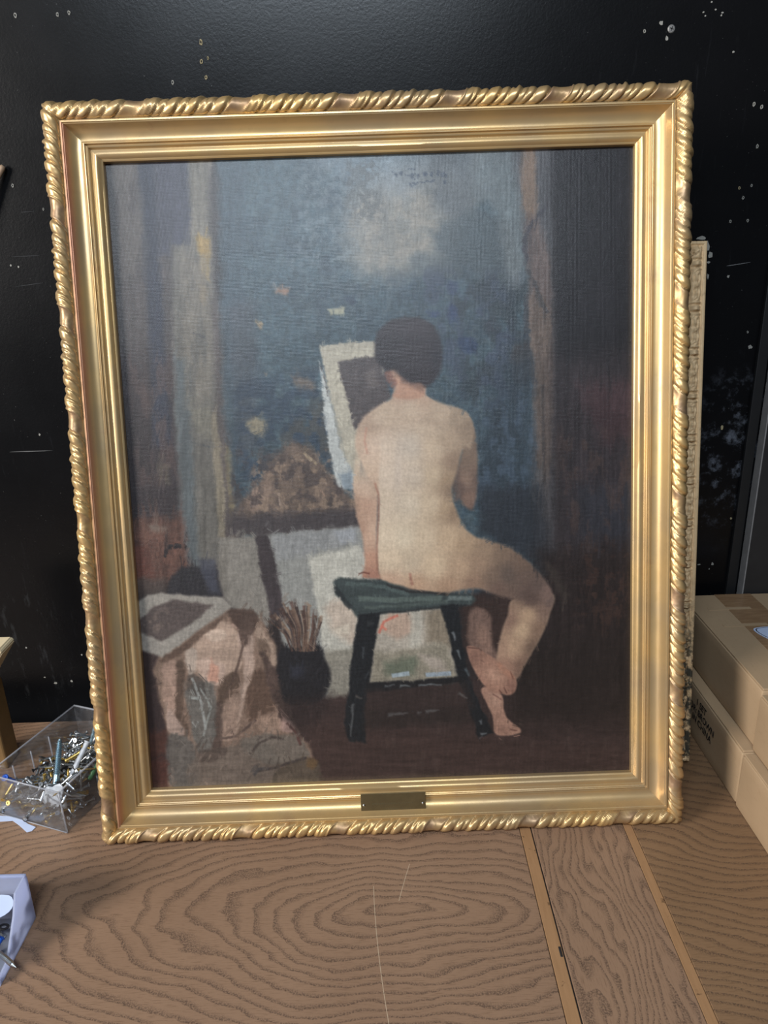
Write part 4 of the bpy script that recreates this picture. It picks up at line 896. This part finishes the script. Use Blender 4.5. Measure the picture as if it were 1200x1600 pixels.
# thin stick leaning on the wall, only its tip in view
tx, tz = wall_xz(5, 259, YW-.006)
p1 = Vector((tx, YW-.006, tz)); p0 = Vector((tx-.62, .20, 0.004))
st = empty('wooden_stick', p0); tag(st, 'thin tan wooden stick leaning on the black wall at left edge', 'stick')
dv = p1-p0; vs_, fs = lathe([(.004, 0), (.0042, .02), (.0042, dv.length-.004), (.003, dv.length)], 10)
k = mesh_obj('dowel', vs_, fs, STICK, st, True); st.rotation_euler = dv.to_track_quat('Z', 'Y').to_euler()

# ================================================================ screws, plugs and the two trays
def screw_mesh(L, r, head='flat', mat=STEEL):
    prof = [(.0002, L)]; tip = L-r*3; n = max(5, int(tip*.75/.0016))
    prof = [(.0002, 0)]; z = r*3
    for k in range(n):
        zz = r*2.4+k*(L*.72-r*2.4)/n; st_ = (L*.72-r*2.4)/n
        prof += [(r*.72, zz), (r*1.08, zz+st_*.45), (r*.72, zz+st_*.9)]
    prof += [(r*.8, L*.74), (r*.8, L-r*1.6)]
    if head == 'flat': prof += [(r*1.9, L-r*.25), (r*1.9, L), (r*.9, L), (r*.7, L-r*.5)]
    else: prof += [(r*1.9, L-r*1.5), (r*1.9, L-.3*r), (r*1.2, L), (r*.7, L), (r*.6, L-r*.5)]
    vs_, fs = lathe(prof, 8)
    me = bpy.data.meshes.new('screw'); me.from_pydata([(x, y, z-L/2) for x, y, z in vs_], [], fs); me.materials.append(mat); me.update(); return me
A_ = Vector((-.94, .342, 0)).normalized(); B_ = Vector((.342, .94, 0)).normalized()
T0 = Vector((-.458, .017, 0))
TL, TM, TZ = .128, .176, .070
tray = empty('clear_tray', T0); tag(tray, 'clear plastic open tray full of loose screws left of the gilt frame', 'tray')
def tray_pt(a, b, z): return A_*a+B_*b+Vector((0, 0, z))
def wall_slab(name, p0, p1, nrm, z0, z1, th, parent, mat):
    n = nrm*th; q = [p0, p1, p1+n, p0+n]
    vs_ = [(p.x, p.y, z0) for p in q]+[(p.x, p.y, z1) for p in q]
    return mesh_obj(name, vs_, [(0, 3, 2, 1), (4, 5, 6, 7), (0, 1, 5, 4), (1, 2, 6, 5), (2, 3, 7, 6), (3, 0, 4, 7)], mat, parent)
wall_slab('tray_base', tray_pt(0, 0, 0), tray_pt(TL, 0, 0), B_*(TM/.0016), 0, .0016, .0016, tray, CLEAR)
wall_slab('tray_side', tray_pt(0, 0, 0), tray_pt(TL, 0, 0), B_, .0016, TZ, .0016, tray, CLEAR)
wall_slab('tray_side', tray_pt(0, .0017, 0), tray_pt(0, TM-.0017, 0), A_, .0016, TZ, .0016, tray, CLEAR)
wall_slab('tray_side', tray_pt(TL-.0016, .0017, 0), tray_pt(TL-.0016, TM-.0017, 0), A_, .0016, TZ, .0016, tray, CLEAR)
wall_slab('tray_side', tray_pt(0, TM-.0016, 0), tray_pt(TL, TM-.0016, 0), B_, .0016, TZ, .0016, tray, CLEAR)
# moulded rim beads that catch the light
RIM = mat_simple('plastic_rim', (150, 152, 158), .25, var=.05); 
def mat_rim():
    s = NT('clear_rim'); tr = s.node('ShaderNodeBsdfTransparent'); pr = s.bsdf
    pr.inputs['Base Color'].default_value = L4(190, 192, 200); pr.inputs['Roughness'].default_value = .2
    mx = s.node('ShaderNodeMixShader'); mx.inputs[0].default_value = .38; s.link(tr.outputs[0], mx.inputs[1]); s.link(pr.outputs[0], mx.inputs[2]); s.link(mx.outputs[0], s.out.inputs[0]); return s.mat
RIM = mat_rim()
def bar(name, p, q, r, mat, parent, seg=6):
    d = q-p; vs_, fs = lathe([(r, 0), (r, d.length)], seg); o = mesh_obj(name, vs_, fs, mat, parent, True); o.location = p; o.rotation_euler = d.to_track_quat('Z', 'Y').to_euler(); return o
cn = [(0, 0), (TL, 0), (TL, TM), (0, TM)]
for k in range(4):
    bar('tray_rim', tray_pt(*cn[k], TZ), tray_pt(*cn[(k+1) % 4], TZ), .0013 if k < 2 else .0016, RIM, tray)
    if k in (0, 1): bar('tray_foot_edge', tray_pt(*cn[k], .001), tray_pt(*cn[(k+1) % 4], .001), .0009, RIM, tray)
bar('tray_corner', tray_pt(0, 0, .001), tray_pt(0, 0, TZ), .0012, RIM, tray)
for (a, b0) in ((TL-.003, .075), (TL-.003, .112), (TL-.003, .04)):
    bar('tray_rib', tray_pt(a, b0, .004), tray_pt(a, b0, .055), .0012, RIM, tray)
rs = random.Random(11)
kinds = [screw_mesh(.030, .0017), screw_mesh(.038, .0019, 'pan'), screw_mesh(.024, .0015, 'pan', BRASSY), screw_mesh(.034, .0018, 'flat', BRASSY), screw_mesh(.028, .0017, 'flat', BLACKM), screw_mesh(.045, .0020), screw_mesh(.032, .0018, 'flat', STEEL)]
def pile_h(a, b):     # heap rises towards the back right of the tray
    return .024+.034*max(0, 1-a/TL)*min(1, b/.06+.35)*(1 if b < .15 else .6)
def loose_screw(parent_pt, me, label, group, tilt, yaw, spin=0.0):
    o = bpy.data.objects.new('screw', me); C.objects.link(o); o.location = parent_pt; o.rotation_euler = (tilt, spin, yaw)
    return tag(o, label, 'screw', group)
cnt = 0
while cnt < 285:
    a = rs.uniform(.012, TL-.012); b = rs.uniform(.016, TM-.02) if cnt < 170 else rs.uniform(.009, .055); top = pile_h(a, b)
    z = .006+top*(rs.random()**.42) if cnt < 170 else .005+.030*rs.random(); me = kinds[rs.choice((0, 0, 1, 2, 3, 4, 5, 6, 6))]
    tl = RAD(90)+rs.gauss(0, .22)
    if z < .012: tl = RAD(90)+rs.gauss(0, .06)
    kd = {'yellow_zinc': ('brass-yellow', 'brass-yellow screws in the clear tray'), 'black_phosphate': ('black', 'black screws in the clear tray')}.get(me.materials[0].name, ('silver', 'silver screws in the clear tray'))
    loose_screw(T0+tray_pt(a, b, z), me, 'small '+kd[0]+' screw lying loose in the heap inside the clear tray', kd[1], tl, rs.uniform(0, 6.28)); cnt += 1
# big zinc lag screw standing out of the heap
def span_screw(name, p, q, r, mat, label, cat, head=True):
    L = (q-p).length; e = empty(name, p); prof = [(r, 0), (r, L*.36)]
    sh, fs = lathe([(r*.98, 0), (r, .002), (r, L*.38), (r*.85, L*.39)], 12); mesh_obj('shank', sh, fs, mat, e, True)
    n = int(L*.6/.0026); pr = []
    for k in range(n):
        z = L*.39+k*.0026; f_ = 1-.35*max(0, (k-n+6)/6); pr += [(r*.74*f_, z), (r*1.06*f_, z+.0011), (r*.74*f_, z+.0022)]
    pr += [(r*.3, L*.39+n*.0026+.002)]
    sh, fs = lathe(pr, 12); mesh_obj('thread', sh, fs, mat, e)
    if head:
        sh, fs = lathe([(r*2.0, -.0055), (r*2.0, 0)], 6); mesh_obj('hex_head', sh, fs, mat, e)
    e.rotation_euler = (q-p).to_track_quat('Z', 'Y').to_euler(); return tag(e, label, cat)
span_screw('lag_screw', Vector((-.487, .058, .030)), Vector((-.4815, .094, .103)), .0046, BLUESTEEL, 'large blue zinc lag screw standing out of the screw heap', 'screw')
span_screw('lag_screw', Vector((-.456, .105, .034)), Vector((-.478, .060, .020)), .0030, STEEL, 'dull steel coach screw lying in front of the white wall plug', 'screw', False)
def plug(name, p, q, r, mat, label, ribs=4, cat='wall plug'):
    L = (q-p).length; pr = []
    for k in range(ribs): pr += [(r*.8, L*k/ribs), (r, L*(k+.5)/ribs), (r*.85, L*(k+.95)/ribs)]
    pr += [(r*1.25, L*.97), (r*1.25, L), (r*.6, L), (r*.55, L*.9)]
    vs_, fs = lathe(pr, 10); e = mesh_obj(name, vs_, fs, mat, None, True); e.location = p; e.rotation_euler = (q-p).to_track_quat('Z', 'Y').to_euler(); return tag(e, label, cat)
plug('wall_plug', Vector((-.473, .072, .040)), Vector((-.451, .112, .083)), .0040, WHITEP, 'long white plastic wall plug slanting across the screw heap', 6)
plug('wall_plug', Vector((-.563, .100, .020)), Vector((-.568, .082, .046)), .0042, BLUEP, 'small blue plastic wall plug at the left corner of the clear tray')
plug('wall_plug', Vector((-.449, .124, .070)), Vector((-.430, .134, .106)), .0034, STEEL, 'pale metal toggle anchor at the top right of the screw heap')
plug('wall_plug', Vector((-.455, .130, .066)), Vector((-.440, .128, .104)), .0040, BLUESTEEL, 'bluish square anchor beside the pale metal toggle anchor')
plug('wall_plug', Vector((-.505, .060, .024)), Vector((-.488, .085, .048)), .0044, BROWNP, 'brown wall plug lying left of the large blue screw')
plug('wall_plug', Vector((-.446, .085, .036)), Vector((-.432, .096, .058)), .0036, GREENP, 'small green wall plug near the right side of the clear tray')
plug('wall_plug', Vector((-.487, .105, .054)), Vector((-.466, .115, .062)), .0030, BRASSY, 'yellow brass anchor behind the large blue screw')
def lump(name, loc, sc, mat, seed, label, cat, sub=3, rough=.35):
    bm = bmesh.new(); bmesh.ops.create_icosphere(bm, subdivisions=sub, radius=1)
    for v in bm.verts:
        k = 1+rough*mnoise.noise(v.co*1.5+Vector((seed*3.1, seed, 0)))*1.6+rough*.4*mnoise.noise(v.co*4+Vector((seed, 0, 0)))
        v.co = Vector((v.co.x*sc[0]*k, v.co.y*sc[1]*k, v.co.z*sc[2]*k))
    o = bm_obj(name, bm, mat, None, False); o.location = loc; return tag(o, label, cat)
o = lump('plastic_scrap', T0+tray_pt(.036, .0225, .034), (.022, .0062, .019), WHITEP, 2, 'crumpled white plastic scrap at the front corner of the clear tray', 'scrap', 3, .45); o.rotation_euler = (0, RAD(-38), RAD(-18))
o = lump('rubber_block', T0+tray_pt(.068, .075, .040), (.013, .010, .009), DARKP, 5, 'black rubber block among the screws left of the large blue screw', 'rubber block', 2, .3)
# washers and nuts
def washer(p, r, mat, label, group, rot):
    vs_, fs = [], []; n = 14
    for (rr, z) in ((r, 0), (r, .0012), (r*.5, .0012), (r*.5, 0)):
        for k in range(n): vs_.append((rr*math.cos(2*math.pi*k/n), rr*math.sin(2*math.pi*k/n), z))
    for i in range(4):
        for k in range(n): fs.append((i*n+k, i*n+(k+1) % n, ((i+1) % 4)*n+(k+1) % n, ((i+1) % 4)*n+k))
    o = mesh_obj('washer', vs_, fs, mat); o.location = p; o.rotation_euler = rot; return tag(o, label, 'washer', group)
for (a, b, z, r) in ((.060, .055, .040, .007), (.040, .10, .050, .006), (.085, .05, .030, .006)):
    washer(T0+tray_pt(a, b, z), r, STEEL, 'steel washer lying among the screws in the clear tray', 'washers in the clear tray', (rs.uniform(-.6, .6), rs.uniform(-.6, .6), 0))
# pencil end and paper slip in front of the tray
x, y = table_xy(6, 1262)
pe = empty('pencil', (x-.062, y-.050, .0045), (0, 0, RAD(35))); tag(pe, 'yellow pencil end lying at the left edge in front of the clear tray', 'pencil')
vs_, fs = lathe([(.0042, -.06), (.0042, .070)], 6); k = mesh_obj('barrel', vs_, fs, YELLOWP, pe); k.rotation_euler = (0, RAD(90), 0)
vs_, fs = lathe([(.0042, .070), (.0016, .082), (.0004, .086)], 8); k = mesh_obj('sharpened_tip', vs_, fs, PINE, pe); k.rotation_euler = (0, RAD(90), 0)
pa = empty('paper_slip', (-.545, .015, .0004)); tag(pa, 'torn white paper slip under the clear tray front edge', 'paper')
ps = [table_xy(-40, 1284), table_xy(-10, 1285), table_xy(20, 1283), table_xy(30, 1290), table_xy(42, 1301), table_xy(50, 1299), table_xy(56, 1293), table_xy(44, 1288), table_xy(34, 1281), table_xy(22, 1277), table_xy(-10, 1274), table_xy(-40, 1274)]
vs_ = [(p[0]+.545, p[1]-.015, 0) for p in ps]+[(p[0]+.545, p[1]-.015, .0005) for p in ps]; n = len(ps)
mesh_obj('sheet', vs_, [tuple(range(n))[::-1], tuple(range(n, 2*n))]+[(k, (k+1) % n, n+(k+1) % n, n+k) for k in range(n)], PAPER, pa)

# milky scoop bin at the lower left
bn = empty('scoop_bin', (-.441, -.122, 0)); tag(bn, 'milky white plastic scoop bin of hardware at the lower left edge', 'bin')
def slab_yz(name, prof, x0, x1, mat, parent):
    n = len(prof); vs_ = [(x0, y, z) for y, z in prof]+[(x1, y, z) for y, z in prof]
    return mesh_obj(name, vs_, [tuple(range(n))[::-1], tuple(range(n, 2*n))]+[(k, (k+1) % n, n+(k+1) % n, n+k) for k in range(n)], mat, parent)
sidep = [(0, 0), (.002, .062), (0, .067), (-.026, .066), (-.038, .045), (-.067, .012), (-.088, .010), (-.090, 0)]
slab_yz('bin_side', sidep, -.0022, 0, BINM, bn); slab_yz('bin_side', sidep, -.132, -.1298, BINM, bn)
bm_obj('bin_back', box_bm(-.1297, -.0023, -.0022, 0, 0, .067, .0005), BINM, bn)
bm_obj('bin_floor', box_bm(-.1297, -.0023, -.088, -.0024, 0, .002), BINM, bn)
bm_obj('bin_lip', box_bm(-.1297, -.0023, -.0902, -.0882, 0, .010, .0005), BINM, bn)
bm_obj('bin_rim', box_bm(-.132, .0006, -.0028, .0010, .0655, .0685, .0008), BINM, bn)
cd = empty('paper_card', (-.489, -.147, .038), (RAD(14), 0, RAD(8))); tag(cd, 'white card with orange print inside the scoop bin', 'card')
vs_, fs = blob([(-.045, .014), (.020, .018), (.036, .006), (.030, -.008), (.0, -.016), (-.045, -.018)], 0, .0008, 4); mesh_obj('sheet', vs_, fs, PAPER, cd)
vs_, fs = blob([(.004, .010), (.012, .008), (.010, .0), (.002, .001)], .0008, .0010, 4); mesh_obj('orange_print', vs_, fs, mat_simple('orange_print', (214, 150, 104), .6), cd)
for k in range(26):
    p = Vector((-.441-rs.uniform(.020, .10), -.122-rs.uniform(.018, .072), .006+.020*rs.random()))
    loose_screw(p, kinds[rs.choice((0, 2, 4, 4, 6))], 'small screw lying in the bottom of the scoop bin', 'screws in the scoop bin', RAD(90)+rs.gauss(0, .12), rs.uniform(0, 6.28))
for k, (x, y, z, r) in enumerate(((-.466, -.166, .028, .008), (-.458, -.158, .026, .006), (-.472, -.176, .026, .007), (-.482, -.168, .024, .007))):
    washer(Vector((x, y, z)), r, BLACKM, 'dark washer lying in the scoop bin', 'dark washers in the scoop bin', (.3*(-1)**k, .2, 0))
plug('wall_plug', Vector((-.462, -.190, .014)), Vector((-.452, -.175, .030)), .0036, BLUEP, 'blue wall plug inside the scoop bin by the card')
sp = loose_screw(Vector((-.444, -.190, .017)), screw_mesh(.042, .0030, 'flat', STEEL), 'steel screw poking out over the side of the scoop bin', None, RAD(0), 0)
sp.rotation_euler = Vector((-.85, .50, .16)).to_track_quat('Z', 'Y').to_euler()
